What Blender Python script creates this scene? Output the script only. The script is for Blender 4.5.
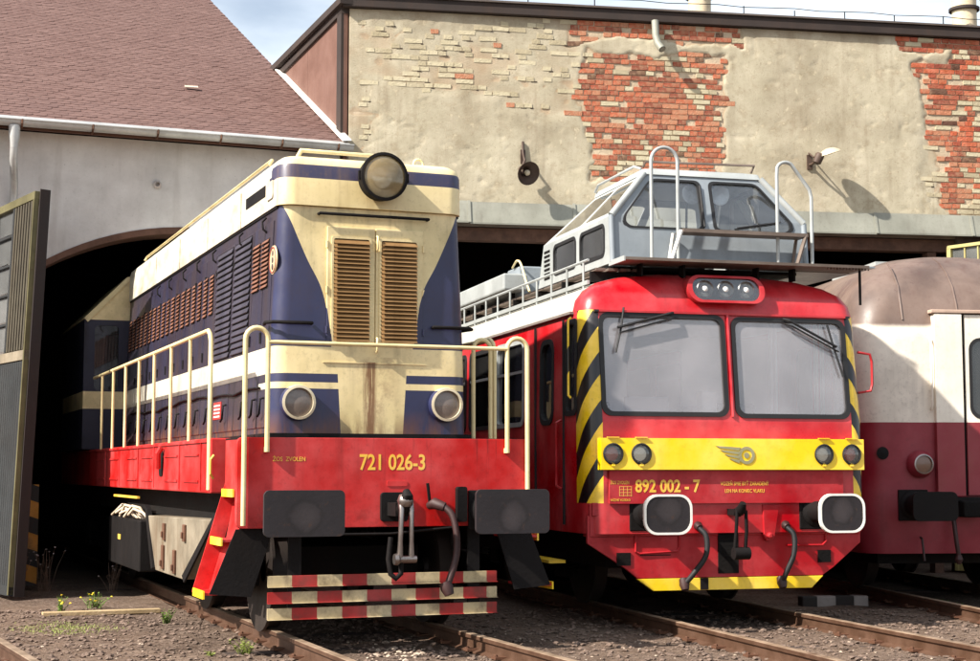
import bpy, bmesh, math, random
from mathutils import Vector, Matrix, noise
from mathutils.geometry import tessellate_polygon
random.seed(7)
for o in list(bpy.data.objects): bpy.data.objects.remove(o)
S = bpy.context.scene
C = S.collection
R = math.radians
PI = math.pi

# ------------------------------------------------------------ camera, sky, sun, exposure
F_PX, HOR, CAM_H = 1573.3, 471.5, 1.52
PITCH = math.atan((HOR - 330.5) / F_PX)
cd = bpy.data.cameras.new('camera'); cam = bpy.data.objects.new('camera', cd); C.objects.link(cam)
cam.location = (0, 0, CAM_H); cam.rotation_euler = (PI/2 + PITCH, 0, 0)
cd.sensor_width = 36; cd.lens = 36*F_PX/980; cd.clip_end = 3000
S.camera = cam
SUN_AZ, SUN_EL = 33.0, 40.0
sv = Vector((-math.cos(R(SUN_AZ))*math.cos(R(SUN_EL)), -math.sin(R(SUN_AZ))*math.cos(R(SUN_EL)), math.sin(R(SUN_EL))))
w = bpy.data.worlds.new('World'); S.world = w; w.use_nodes = True
wn = w.node_tree.nodes; wl = w.node_tree.links
sky = wn.new('ShaderNodeTexSky'); sky.sky_type = 'NISHITA'; sky.sun_disc = False
sky.sun_elevation = R(SUN_EL); sky.sun_rotation = math.atan2(sv.x, sv.y)
sky.air_density = 1.0; sky.dust_density = 2.2; sky.ozone_density = 1.2
wn['Background'].inputs[1].default_value = 0.070
# thin bright haze cloud drifting over the whole sky
stc = wn.new('ShaderNodeTexCoord'); smp = wn.new('ShaderNodeMapping'); smp.inputs[3].default_value = (1, 1, 2.6); wl.new(stc.outputs['Generated'], smp.inputs[0])
sno = wn.new('ShaderNodeTexNoise'); sno.inputs['Scale'].default_value = 2.6; sno.inputs['Detail'].default_value = 7; wl.new(smp.outputs[0], sno.inputs['Vector'])
smr = wn.new('ShaderNodeMapRange'); smr.interpolation_type = 'SMOOTHSTEP'; smr.inputs[1].default_value = .38; smr.inputs[2].default_value = .68; smr.inputs[3].default_value = .18; smr.inputs[4].default_value = .85
wl.new(sno.outputs['Fac'], smr.inputs[0])
smx = wn.new('ShaderNodeMix'); smx.data_type = 'RGBA'; wl.new(smr.outputs[0], smx.inputs[0]); wl.new(sky.outputs[0], smx.inputs[6]); smx.inputs[7].default_value = (10.4, 11.2, 11.8, 1)
wl.new(smx.outputs[2], wn['Background'].inputs[0])
sd = bpy.data.lights.new('sun', 'SUN'); sun = bpy.data.objects.new('sun', sd); C.objects.link(sun)
sd.energy = 5.0; sd.angle = R(.9); sd.color = (1, .935, .845)
sun.rotation_euler = (-sv).to_track_quat('-Z', 'Y').to_euler(); sun.location = (-20, -10, 30)
S.view_settings.view_transform = 'Standard'; S.view_settings.look = 'None'
S.view_settings.exposure = 1.08; S.view_settings.gamma = 1
S.render.engine = 'CYCLES'

# ------------------------------------------------------------ frames of the place (u right, v back, z up)
class Fr:
    def __init__(s, x, y, a):
        s.o = Vector((x, y, 0)); s.a = R(a)
        s.U = Vector((math.cos(s.a), math.sin(s.a), 0)); s.V = Vector((-math.sin(s.a), math.cos(s.a), 0))
    def w(s, u, v, z=0): return s.o + s.U*u + s.V*v + Vector((0, 0, z))
L0 = Fr(-.668, 12.756, 21.42)          # track of the blue locomotive
R0 = Fr(2.442, 14.763, 15.56)          # track of the red railcar
T0 = Fr(5.604, 16.88, 7.0)             # track of the coach
WL = Fr(-2.02, 22.15, 10.0)            # brick wall of the right shed
PXF = Vector((0, math.cos(PITCH), math.sin(PITCH))); PXU = Vector((0, -math.sin(PITCH), math.cos(PITCH)))
def ground_at(x, y, z=0.0):
    d = Vector((1, 0, 0))*((x-490)/F_PX) - PXU*((y-330.5)/F_PX) + PXF
    t = (z-CAM_H)/d.z
    return Vector((0, 0, CAM_H)) + d*t

# ------------------------------------------------------------ node helpers
def lin(c):
    return tuple((x/12.92 if x <= .04045 else ((x+.055)/1.055)**2.4) for x in [q/255 for q in c])
class X:
    def __init__(s, nt, k): s.nt = nt; s.k = k
    def op(s, o, b=None, c=None, rev=False):
        n = s.nt.nodes.new('ShaderNodeMath'); n.operation = o
        args = [s, b, c] if not rev else [b, s, c]
        for i, q in enumerate(args):
            if q is None: continue
            if isinstance(q, X): s.nt.links.new(q.k, n.inputs[i])
            else: n.inputs[i].default_value = q
        return X(s.nt, n.outputs[0])
    def __add__(s, b): return s.op('ADD', b)
    def __radd__(s, b): return s.op('ADD', b)
    def __sub__(s, b): return s.op('SUBTRACT', b)
    def __rsub__(s, b): return s.op('SUBTRACT', b, rev=True)
    def __mul__(s, b): return s.op('MULTIPLY', b)
    def __rmul__(s, b): return s.op('MULTIPLY', b)
    def __truediv__(s, b): return s.op('DIVIDE', b)
    def __gt__(s, b): return s.op('GREATER_THAN', b)
    def __lt__(s, b): return s.op('LESS_THAN', b)
    def abs(s): return s.op('ABSOLUTE')
    def frac(s): return s.op('FRACT')
    def max(s, b): return s.op('MAXIMUM', b)
    def min(s, b): return s.op('MINIMUM', b)
    def ss(s, a, b):                      # smooth 0..1 between a and b
        n = s.nt.nodes.new('ShaderNodeMapRange'); n.interpolation_type = 'SMOOTHSTEP'
        s.nt.links.new(s.k, n.inputs[0]); n.inputs[1].default_value = a; n.inputs[2].default_value = b
        return X(s.nt, n.outputs[0])
def mixc(nt, f, a, b):
    n = nt.nodes.new('ShaderNodeMix'); n.data_type = 'RGBA'
    for i, q in ((0, f), (6, a), (7, b)):
        if isinstance(q, X): nt.links.new(q.k, n.inputs[i])
        elif i == 0: n.inputs[0].default_value = q
        else: n.inputs[i].default_value = (*q[:3], 1)
    return X(nt, n.outputs[2])
def tnoise(nt, co, scale, detail=4, rough=.55, stretch=None, dist=0):
    if stretch:
        m = nt.nodes.new('ShaderNodeMapping'); m.inputs[3].default_value = stretch
        nt.links.new(co, m.inputs[0]); co = m.outputs[0]
    n = nt.nodes.new('ShaderNodeTexNoise'); n.inputs['Scale'].default_value = scale
    n.inputs['Detail'].default_value = detail; n.inputs['Roughness'].default_value = rough
    n.inputs['Distortion'].default_value = dist
    nt.links.new(co, n.inputs['Vector']); return X(nt, n.outputs['Fac'])
MC = {}
def mat(name, base=(128, 128, 128), rough=.5, metal=0., var=.18, scale=2.5, dirt=.35, dirtcol=(60, 48, 38), streak=(7, 7, .5),
        spots=0., spotcol=(70, 35, 20), bump=.0, bscale=40, colfn=None, spec=.5, coat=0.):
    """weathered surface: broad tone variation, run-down grime streaks, chips, fine relief"""
    if name in MC: return MC[name]
    m = bpy.data.materials.new(name); m.use_nodes = True; nt = m.node_tree
    b = nt.nodes['Principled BSDF']; tc = nt.nodes.new('ShaderNodeTexCoord'); co = tc.outputs['Object']
    sx = nt.nodes.new('ShaderNodeSeparateXYZ'); nt.links.new(co, sx.inputs[0])
    x, y, z = [X(nt, sx.outputs[i]) for i in range(3)]
    if colfn: col = colfn(nt, x, y, z, co)
    else:
        rgb = nt.nodes.new('ShaderNodeRGB'); rgb.outputs[0].default_value = (*lin(base), 1); col = X(nt, rgb.outputs[0])
    n1 = tnoise(nt, co, scale, 5)
    hsv = nt.nodes.new('ShaderNodeHueSaturation'); nt.links.new(col.k, hsv.inputs['Color'])
    nt.links.new((n1.ss(.25, .75)*(2*var) + (1-var)).k, hsv.inputs['Value'])
    nt.links.new((n1*(-.3) + 1.12).k, hsv.inputs['Saturation']); col = X(nt, hsv.outputs[0])
    fine = tnoise(nt, co, 22, 9, .78); col = mixc(nt, fine.ss(.5, .72)*(.10+.35*min(dirt, .6)), col, lin(dirtcol)) if dirt > 0 else col
    rf = None
    if dirt > 0:
        s = tnoise(nt, co, 1., 6, .6, streak).ss(.45, .78); s2 = tnoise(nt, co, 1.3, 4).ss(.35, .75)
        g = s*s2*dirt + s2*(dirt*.25)
        col = mixc(nt, g, col, lin(dirtcol)); rf = g
    if spots > 0:
        sp = tnoise(nt, co, 9, 8, .7).ss(.72-.14*spots, .74-.14*spots)
        col = mixc(nt, sp*.85, col, lin(spotcol))
    nt.links.new(col.k, b.inputs['Base Color'])
    r = n1*.25 + (rough-.12)
    if rf is not None: r = r + rf*.35 + (fine-.5)*.35
    nt.links.new(r.min(1.).k, b.inputs['Roughness'])
    b.inputs['Metallic'].default_value = metal; b.inputs['Specular IOR Level'].default_value = spec
    b.inputs['Coat Weight'].default_value = coat
    if bump > 0:
        h = tnoise(nt, co, bscale, 6, .65)
        bn = nt.nodes.new('ShaderNodeBump'); bn.inputs['Strength'].default_value = bump; bn.inputs['Distance'].default_value = .02
        nt.links.new(h.k, bn.inputs['Height']); nt.links.new(bn.outputs[0], b.inputs['Normal'])
    MC[name] = m; return m
def glass(name, tint=(120, 125, 130), dust_glare=.25, dust_glare_col=(170, 170, 176), rough=.03, see=.7, var=.5):  # pale film: real grime on some panes, painted glare on the windscreens
    """window pane: clear body, mirror gloss, a pale film of dust or painted glare"""
    m = bpy.data.materials.new(name); m.use_nodes = True; nt = m.node_tree; nt.nodes.clear()
    out = nt.nodes.new('ShaderNodeOutputMaterial')
    tr = nt.nodes.new('ShaderNodeBsdfTransparent'); tr.inputs[0].default_value = (*[q*see for q in lin(tint)], 1) if False else (*[see*(.6+.4*q/255) for q in tint], 1)
    gl = nt.nodes.new('ShaderNodeBsdfGlossy'); gl.inputs['Roughness'].default_value = rough
    df = nt.nodes.new('ShaderNodeBsdfDiffuse'); df.inputs[0].default_value = (*lin(dust_glare_col), 1)
    fr = nt.nodes.new('ShaderNodeFresnel'); fr.inputs[0].default_value = 1.5
    tc = nt.nodes.new('ShaderNodeTexCoord')
    d = (tnoise(nt, tc.outputs['Object'], 1.6, 5).ss(.3, .75)*var + (1-var))*dust_glare
    m1 = nt.nodes.new('ShaderNodeMixShader'); m2 = nt.nodes.new('ShaderNodeMixShader')
    nt.links.new(d.k, m1.inputs[0]); nt.links.new(tr.outputs[0], m1.inputs[1]); nt.links.new(df.outputs[0], m1.inputs[2])
    nt.links.new((X(nt, fr.outputs[0])*1.6+.02).k, m2.inputs[0]); nt.links.new(m1.outputs[0], m2.inputs[1]); nt.links.new(gl.outputs[0], m2.inputs[2])
    nt.links.new(m2.outputs[0], out.inputs[0]); return m

# ------------------------------------------------------------ mesh helpers
def rrect(x0, x1, y0, y1, r, n=5):
    p = []
    for cx, cy, a in ((x1-r, y1-r, 0), (x0+r, y1-r, 90), (x0+r, y0+r, 180), (x1-r, y0+r, 270)):
        for i in range(n+1):
            t = R(a+90*i/n); p.append((cx+r*math.cos(t), cy+r*math.sin(t)))
    return p
def circ(cx, cy, r, n=24): return [(cx+r*math.cos(2*PI*i/n), cy+r*math.sin(2*PI*i/n)) for i in range(n)]
def cr(pts, k=5):
    P = [Vector(p) for p in pts]; P = [P[0]*2-P[1]]+P+[P[-1]*2-P[-2]]; out = []
    for i in range(1, len(P)-2):
        a, b, c, d = P[i-1:i+3]
        for j in range(k):
            t = j/k; out.append(.5*((2*b)+(c-a)*t+(2*a-5*b+4*c-d)*t*t+(3*b-a-3*c+d)*t**3))
    return out+[P[-2]]
class MB:
    def __init__(s): s.v = []; s.f = []
    def add(s, vs, fs):
        b = len(s.v); s.v += [tuple(q) for q in vs]; s.f += [tuple(i+b for i in f) for f in fs]; return s
    def box(s, x0, x1, y0, y1, z0, z1):
        return s.add([(x0,y0,z0),(x1,y0,z0),(x1,y1,z0),(x0,y1,z0),(x0,y0,z1),(x1,y0,z1),(x1,y1,z1),(x0,y1,z1)],
                     [(0,3,2,1),(4,5,6,7),(0,1,5,4),(1,2,6,5),(2,3,7,6),(3,0,4,7)])
    def tube(s, pts, r, n=8, cap=True):
        P = [Vector(p) for p in pts]; rs = r if isinstance(r, (list, tuple)) else [r]*len(P)
        vs = []; up = None
        for i, p in enumerate(P):
            d = ((P[min(i+1, len(P)-1)]-p).normalized() + (p-P[max(i-1, 0)]).normalized())
            d = d.normalized() if d.length > 1e-6 else Vector((0, 0, 1))
            if up is None:
                up = Vector((0, 0, 1)) if abs(d.z) < .9 else Vector((1, 0, 0))
            a = d.cross(up).normalized(); up = a.cross(d).normalized()
            for k in range(n):
                t = 2*PI*k/n; vs.append(p + (a*math.cos(t) + up*math.sin(t))*rs[i])
        fs = [(i*n+k, i*n+(k+1) % n, (i+1)*n+(k+1) % n, (i+1)*n+k) for i in range(len(P)-1) for k in range(n)]
        if cap: fs += [tuple(range(n))[::-1], tuple(range((len(P)-1)*n, len(P)*n))]
        return s.add(vs, fs)
    def lathe(s, prof, o=(0,0,0), ax=(0,-1,0), n=24, sx=1, sz=1, cap=None):
        if cap is None: cap = len(prof) <= 3
        ax = Vector(ax).normalized(); t = Vector((0,0,1)) if abs(ax.z) < .9 else Vector((1,0,0))
        a = ax.cross(t).normalized(); b = a.cross(ax).normalized(); o = Vector(o); vs = []
        for r, h in prof:
            for k in range(n):
                q = 2*PI*k/n; vs.append(o + ax*h + (a*math.cos(q)*sx + b*math.sin(q)*sz)*r)
        fs = [(i*n+k, i*n+(k+1) % n, (i+1)*n+(k+1) % n, (i+1)*n+k) for i in range(len(prof)-1) for k in range(n)]
        if cap and prof[0][0] > 1e-5: fs.append(tuple(range(n))[::-1])
        if cap and prof[-1][0] > 1e-5: fs.append(tuple(range((len(prof)-1)*n, len(prof)*n)))
        return s.add(vs, fs)
    def plate(s, outer, holes, fn, d0, d1):
        """flat plate with holes: fn(a, b, depth) -> point"""
        loops = [outer]+list(holes); flat = [p for l in loops for p in l]; n = len(flat)
        tr = tessellate_polygon([[Vector((p[0], p[1], 0)) for p in l] for l in loops])
        vs = [fn(a, b, d0) for a, b in flat] + [fn(a, b, d1) for a, b in flat]
        fs = [tuple(t) for t in tr] + [tuple(i+n for i in t)[::-1] for t in tr]
        k = 0
        for l in loops:
            m = len(l); fs += [(k+i, k+(i+1) % m, n+k+(i+1) % m, n+k+i) for i in range(m)]; k += m
        return s.add(vs, fs)
    def qplate(s, p00, p10, p11, p01, holes, t, outer=None):
        """plate on a quad (unit coordinates), thickness t along the normal"""
        p00, p10, p11, p01 = map(Vector, (p00, p10, p11, p01)); nn = (p10-p00).cross(p01-p00).normalized()
        f = lambda a, b, d: p00*(1-a)*(1-b)+p10*a*(1-b)+p11*a*b+p01*(1-a)*b + nn*d
        return s.plate(outer or [(0,0),(1,0),(1,1),(0,1)], holes, f, 0, t)
    def stack(s, lv, vb, skip_front=(), skip_left=(), skip_right=(), N=5, cap=True):
        """body as a pile of plan outlines: level = (z, halfwidth, vfront, corner radius); rounded front corners"""
        n = 2*(N+1)+2; vs = []
        for z, hw, vf, rc in lv:
            for i in range(N+1):
                t = R(180+90*i/N); vs.append((-hw+rc+rc*math.cos(t), vf+rc+rc*math.sin(t), z))
            for i in range(N+1):
                t = R(270+90*i/N); vs.append((hw-rc+rc*math.cos(t), vf+rc+rc*math.sin(t), z))
            vs.append((hw, vb, z)); vs.append((-hw, vb, z))
        fs = []
        for j in range(len(lv)-1):
            for i in range(n):
                if i == N and j in skip_front: continue
                if i == n-1 and j in skip_left: continue
                if i == 2*N+1 and j in skip_right: continue
                fs.append((j*n+i, j*n+(i+1) % n, (j+1)*n+(i+1) % n, (j+1)*n+i))
        if cap: fs += [tuple(range(n))[::-1], tuple(range((len(lv)-1)*n, len(lv)*n))]
        return s.add(vs, fs)
    def build(s, name, m=None, parent=None, smooth=0, bevel=0, loc=None, rot=None, kind=None):
        me = bpy.data.meshes.new(name); me.from_pydata(s.v, [], s.f)
        bm = bmesh.new(); bm.from_mesh(me); bmesh.ops.recalc_face_normals(bm, faces=bm.faces); bm.to_mesh(me); bm.free()
        o = bpy.data.objects.new(name, me); C.objects.link(o)
        if m: me.materials.append(m)
        if smooth:
            me.shade_smooth(); me.set_sharp_from_angle(angle=R(smooth))
        if bevel:
            b = o.modifiers.new('bevel', 'BEVEL'); b.width = bevel; b.segments = 2; b.limit_method = 'ANGLE'; b.angle_limit = R(40)
        if parent: o.parent = parent
        if loc: o.location = loc
        if rot: o.rotation_euler = rot
        if kind: o['kind'] = kind
        return o
def tag(o, label, cat=None, group=None, kind=None):
    o['label'] = label
    if cat: o['category'] = cat
    if group: o['group'] = group
    if kind: o['kind'] = kind
    return o
def empty(name, loc, rz=0):
    o = bpy.data.objects.new(name, None); C.objects.link(o); o.location = loc; o.rotation_euler = (0, 0, rz); o.empty_display_size = .2
    return o
def inst(src, loc, rot=None, parent=None, name=None, m=None, scale=None):
    o = src.copy(); C.objects.link(o)
    if name: o.name = name
    o.location = loc
    if rot: o.rotation_euler = rot
    if scale: o.scale = scale
    if parent: o.parent = parent
    return o
def text(body, size, m, parent, loc, rot=(PI/2, 0, 0), sx=1., bold=.0, name='lettering', sp=1., align='LEFT'):
    cu = bpy.data.curves.new(name, 'FONT'); cu.body = body; cu.size = size; cu.extrude = .001; cu.offset = bold; cu.space_character = sp
    cu.align_x = align; cu.resolution_u = 3
    t = bpy.data.objects.new('tmp', cu); C.objects.link(t)
    dg = bpy.context.evaluated_depsgraph_get(); me = bpy.data.meshes.new_from_object(t.evaluated_get(dg))
    bpy.data.objects.remove(t); me.name = name; me.materials.clear(); me.materials.append(m)
    o = bpy.data.objects.new(name, me); C.objects.link(o); o.parent = parent; o.location = loc; o.rotation_euler = rot; o.scale = (sx, 1, 1)
    return o
def fz(u, z, d): return (u, d, z)        # plate facing the front: (u, z) at depth d
def side(v, z, d): return (d, v, z)      # plate facing sideways: (v, z) at u = d

# ------------------------------------------------------------ shared materials
M_red = mat('red_paint', (190, 24, 22), .48, spec=.32, var=.18, dirt=.85, dirtcol=(70, 22, 16), spots=.12, bump=.04, bscale=6)
M_red2 = mat('railcar_red_paint', (172, 15, 26), .45, spec=.35, var=.16, dirt=.6, dirtcol=(60, 12, 14), bump=.03, bscale=5)
M_cream = mat('cream_paint', (226, 206, 150), .42, var=.1, dirt=.4, dirtcol=(120, 84, 46), bump=.03, bscale=8)
M_yellow = mat('yellow_paint', (246, 205, 24), .42, var=.08, dirt=.35, dirtcol=(110, 80, 20))
M_white = mat('white_paint', (226, 224, 216), .5, var=.08, dirt=.4, dirtcol=(120, 100, 80))
M_dark = mat('sooty_black_steel', (19, 16, 16), .7, spec=.18, var=.35, dirt=.5, dirtcol=(32, 24, 19), spots=.06, bump=.2, bscale=30)
M_under = mat('greasy_underframe_steel', (13, 11, 10), .85, spec=.2, var=.4, dirt=.5, dirtcol=(38, 27, 20), bump=.3, bscale=30)
M_bufplate = mat('buffer_plate_paint', (38, 33, 35), .55, spec=.35, var=.25, dirt=.6, dirtcol=(26, 22, 22), bump=.08, spots=.08)
def buffn(nt, x, y, z, co):
    a = x.abs()-.885; b_ = z-1.16; d = (a*a+b_*b_).op('SQRT') + (tnoise(nt, co, 7, 6)-.5)*.12
    c = mixc(nt, d.ss(.17, .03)*.4, lin((38, 33, 35)), lin((74, 66, 66)))
    c = mixc(nt, (d-.13).abs().ss(.03, .0)*.5, c, lin((22, 18, 17)))
    return mixc(nt, tnoise(nt, co, 14, 8, .75).ss(.56, .64)*.6, c, lin((66, 46, 36)))
M_bufplate = mat('worn_buffer_plate', rough=.5, spec=.35, var=.2, dirt=.4, dirtcol=(24, 20, 19), colfn=buffn, bump=.12, bscale=25)
M_chrome = mat('bare_worn_steel', (150, 140, 135), .32, .9, var=.3, dirt=.5, dirtcol=(60, 40, 30))
M_rust = mat('rusty_steel', (96, 62, 42), .75, .2, var=.35, dirt=.5, dirtcol=(50, 30, 20), bump=.3, bscale=50)
M_rubber = mat('black_rubber', (22, 22, 24), .6, var=.2, dirt=.2)
M_hose = mat('brake_hose_rubber', (50, 21, 19), .6, var=.3, dirt=.4)
M_brownlouv = mat('dusty_brown_louvre', (128, 94, 50), .7, var=.3, dirt=.5, dirtcol=(70, 44, 24))
M_silver = mat('dull_aluminium_paint', (128, 118, 100), .6, .1, var=.35, dirt=1., streak=(7, 5, .9), dirtcol=(90, 66, 40), spots=.3)
M_grey = mat('blue_grey_paint', (132, 140, 146), .42, var=.1, dirt=.35, dirtcol=(80, 78, 76))
M_greydk = mat('dark_walkway_grating', (112, 98, 88), .6, .3, var=.3, dirt=.5)
M_lightgrey = mat('pale_grey_handrail', (166, 170, 168), .42, .1, var=.12, dirt=.3)
M_num = mat('yellow_number_paint', (232, 182, 60), .5, var=.05, dirt=.15)
M_lens = glass('lamp_lens', (235, 232, 225), .06, (190, 182, 160), .03, .98, .3)
M_reflector = mat('lamp_reflector', (205, 200, 190), .18, .95, var=.05, dirt=0)
M_glass = glass('pale_glare_cab_glass', (240, 240, 245), .24, (240, 234, 238), .03, .9, .35)  # near-white film paints bright sky reflection onto the windscreens
M_glass2 = glass('dark_side_glass', (110, 115, 120), .10, (120, 120, 120), .03, .6)
M_glass3 = glass('clear_cupola_glass', (225, 230, 232), .07, (190, 195, 200), .02, .95)

# ============================================================ GROUND, TRACKS
def gfn(nt, x, y, z, co):
    a = tnoise(nt, co, .35, 5).ss(.35, .68); b = tnoise(nt, co, 28, 5, .7); v = nt.nodes.new('ShaderNodeTexVoronoi'); v.inputs['Scale'].default_value = 26
    nt.links.new(co, v.inputs['Vector'])
    c = mixc(nt, a, lin((112, 92, 76)), lin((74, 58, 48)))
    c = mixc(nt, b.ss(.4, .72)*.7, c, lin((150, 132, 118)))
    c = mixc(nt, tnoise(nt, co, 60, 3).ss(.56, .62)*.6, c, lin((48, 38, 32)))
    cc = nt.nodes.new('ShaderNodeSeparateColor'); nt.links.new(v.outputs['Color'], cc.inputs[0])
    return mixc(nt, X(nt, cc.outputs[0]).ss(.2, 1.)*.4, c, lin((60, 47, 40)))
M_ground = mat('oily_cinder_gravel', rough=.92, var=.2, dirt=.0, bump=1.0, bscale=45, colfn=gfn, spec=.2)
def gz(x, y):
    return .030*noise.noise(Vector((x*.7, y*.7, 3))) + .016*noise.noise(Vector((x*3.1, y*3.1, 9))) + .008*noise.noise(Vector((x*11, y*11, 5)))
xs = [-900, -300, -100, -50, -25, -14]+[-9+.09*i for i in range(int(18.5/.09))]+[9.6, 14, 25, 50, 100, 300, 900]
ys = [-900, -300, -100, -30, -8, 0, 5]+[8+.1*i for i in range(int(13/.1))]+[21.2, 24, 30, 45, 100, 300, 900]
g = MB()
vs = [(x, y, gz(x, y) if (-9 < x < 9.4 and 8 < y < 21) else 0) for y in ys for x in xs]; nx = len(xs)
g.add(vs, [(j*nx+i, j*nx+i+1, (j+1)*nx+i+1, (j+1)*nx+i) for j in range(len(ys)-1) for i in range(nx-1)])
ground = g.build('ground', M_ground, smooth=60); tag(ground, 'oily brown gravel yard in front of the sheds', kind='structure')

def railfn(nt, x, y, z, co): return mixc(nt, (z > .1385)*tnoise(nt, co, 3, 5).ss(.2, .5), lin((92, 66, 50)), lin((150, 128, 106)))
M_rail = mat('worn_rail_steel', (128, 92, 66), .5, .3, colfn=railfn, var=.3, scale=5, dirt=.5, dirtcol=(58, 36, 24), bump=.2, bscale=40)
M_sleeper = mat('dark_timber_sleeper', (58, 44, 36), .9, var=.3, dirt=.4, bump=.6, bscale=20)
RP = [(-.062, 0), (.062, 0), (.062, .012), (.012, .03), (.012, .10), (.034, .112), (.036, .14), (.030, .146), (-.030, .146), (-.036, .14), (-.034, .112), (-.012, .10), (-.012, .03), (-.062, .012)]
def track(fr, u0, v0, v1, label, extra=True):
    t = empty('railway_track', fr.w(u0, 0, 0), fr.a); tag(t, label, kind='structure')
    for s in (-.752, .752):
        m = MB(); n = len(RP); k = 12
        for i in range(k+1):
            v = v0+(v1-v0)*i/k
            m.v += [(s+a, v, b-.004) for a, b in RP]
        m.f += [(i*n+j, i*n+(j+1) % n, (i+1)*n+(j+1) % n, (i+1)*n+j) for i in range(k) for j in range(n)]
        m.f += [tuple(range(n)), tuple(range(k*n, k*n+n))]
        m.build('rail', M_rail, t, smooth=30)
    m = MB().box(-1.28, 1.28, -.12, .12, -.14, .012)
    sl = m.build('sleeper', M_sleeper, t, bevel=.01); sl.location = (0, v0+.3, -.03)
    v = v0+.95
    while v < v1:
        inst(sl, (random.uniform(-.03, .03), v+random.uniform(-.03, .03), random.uniform(-.055, -.012)), (0, 0, random.uniform(-.02, .02)), t); v += .64
    c = MB().box(-.11, .11, -.05, .05, 0, .02).lathe([(.018, 0), (.018, .022), (.01, .028)], (-.09, 0, .01), (0, 0, 1), 6).lathe([(.018, 0), (.018, .022), (.01, .028)], (.09, 0, .01), (0, 0, 1), 6)
    cl = c.build('rail_chair', M_rust, t); cl.location = (-.752, v0+.3, .01)
    v = v0+.3; first = True
    while v < min(v1, 6):
        for s in (-.752, .752):
            if first: first = False; continue
            inst(cl, (s, v, .012), None, t)
        v += .64
    return t
track(L0, .04, -7.5, 20, 'rusty track under the blue and cream locomotive')
track(R0, .05, -7, 18, 'rusty track under the red railcar')
track(T0, 0, -7, 16, 'track under the coach with the brown roof')
p1 = ground_at(0, 640, .14); p2 = ground_at(35, 661, .14); a4 = math.degrees(math.atan2(-(p1.x-p2.x), p1.y-p2.y))
f4 = Fr(p1.x, p1.y, a4)
track(f4, -.752, -4, 4, 'track in the bottom left corner, running past the open gate')

# loose stones
M_stone = mat('ballast_stone', (104, 86, 74), .9, var=.5, scale=18, dirt=.3, dirtcol=(60, 45, 36), bump=.4, bscale=60)
M_stone_pale = mat('pale_ballast_stone', (168, 150, 132), .9, var=.3, scale=18, dirt=.2)
def stones(name, m, n, r0, r1, region, label):
    g = MB()
    for _ in range(n):
        x, y = region()
        r = r0+(r1-r0)*random.random()**2.2
        z = gz(x, y)+r*.15
        a = random.random()*PI; sx, sy, sz = r*random.uniform(.8, 1.4), r*random.uniform(.7, 1.1), r*random.uniform(.45, .8)
        vv = []
        for p in ((1,0,0),(0,1,0),(-1,0,0),(0,-1,0),(0,0,1),(0,0,-1),(.6,.6,.5),(-.6,.6,.5),(-.6,-.6,.5),(.6,-.6,.5)):
            q = Vector(p).normalized()*random.uniform(.8, 1.15)
            vv.append((x+q.x*sx*math.cos(a)-q.y*sy*math.sin(a), y+q.x*sx*math.sin(a)+q.y*sy*math.cos(a), z+q.z*sz))
        g.add(vv, [(4,6,7),(4,7,8),(4,8,9),(4,9,6),(6,0,1),(6,1,7),(7,1,2),(7,2,8),(8,2,3),(8,3,9),(9,3,0),(9,0,6),(5,1,0),(5,2,1),(5,3,2),(5,0,3)])
    o = g.build(name, m, kind='stuff'); tag(o, label); return o
stones('ballast', M_stone, 15000, .007, .036, lambda: (random.uniform(-5.6, 6.2), random.uniform(9.6, 17.5)), 'loose brown ballast stones strewn between the tracks')
stones('ballast', M_stone_pale, 500, .008, .02, lambda: (random.uniform(-5, 6), random.uniform(9.8, 15)), 'pale stone chips scattered over the dark gravel')
def spill():
    p = ground_at(random.gauss(392, 16), random.gauss(652, 4)); return p.x, p.y
stones('stone_heap', M_stone_pale, 60, .012, .04, spill, 'little spill of white stones in front of the striped plough')

# ============================================================ LEFT SHED (white plaster, arch, tiled roof)
ls = empty('locomotive_shed', L0.w(0, 9.3), L0.a)
tag(ls, 'white plastered shed with arched doorway and brown tiled roof behind the blue locomotive', 'building')
def plfn(nt, x, y, z, co):
    c = mixc(nt, tnoise(nt, co, .9, 6).ss(.35, .7), lin((205, 200, 196)), lin((178, 172, 168)))
    c = mixc(nt, tnoise(nt, co, 1., 6, .6, (3, 3, .35)).ss(.5, .75)*.5, c, lin((150, 140, 132)))
    return mixc(nt, tnoise(nt, co, 30, 3).ss(.68, .72)*.5, c, lin((120, 110, 104)))
M_plaster_w = mat('whitewashed_plaster', rough=.9, var=.06, dirt=.15, bump=.35, bscale=14, colfn=plfn, spec=.2)
AR = 3.85; AZ = 4.86; AH = 2.15
arch = [(-AH, 0)]+[(u, AZ-AR+math.sqrt(AR*AR-u*u)) for u in [-AH+2*AH*i/20 for i in range(21)]]+[(AH, 0)]
outer = [(-9, 0)]+arch+[(2.6, 0), (2.6, 6.02), (-9, 6.02)]
MB().plate(outer, [], fz, 0, .5).build('front_wall', M_plaster_w, ls)
M_archrim = mat('old_brick_rim', (92, 62, 48), .9, var=.3, dirt=.4, bump=.5)
m = MB()
for i in range(20):
    a, b = arch[i+1], arch[i+2]
    for q in (0,):
        m.add([(a[0], -.012, a[1]-.09), (b[0], -.012, b[1]-.09), (b[0], -.012, b[1]-.002), (a[0], -.012, a[1]-.002), (a[0], .5, a[1]-.09), (b[0], .5, b[1]-.09), (b[0], .5, b[1]-.002), (a[0], .5, a[1]-.002)],
              [(0,1,2,3), (4,7,6,5), (0,4,5,1), (3,2,6,7)])
m.build('arch_rim', M_archrim, ls)
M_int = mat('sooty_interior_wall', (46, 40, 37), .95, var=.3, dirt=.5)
MB().box(-9, 4.0, 17, 17.3, 0, 12.3).build('back_wall', M_int, ls)
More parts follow.
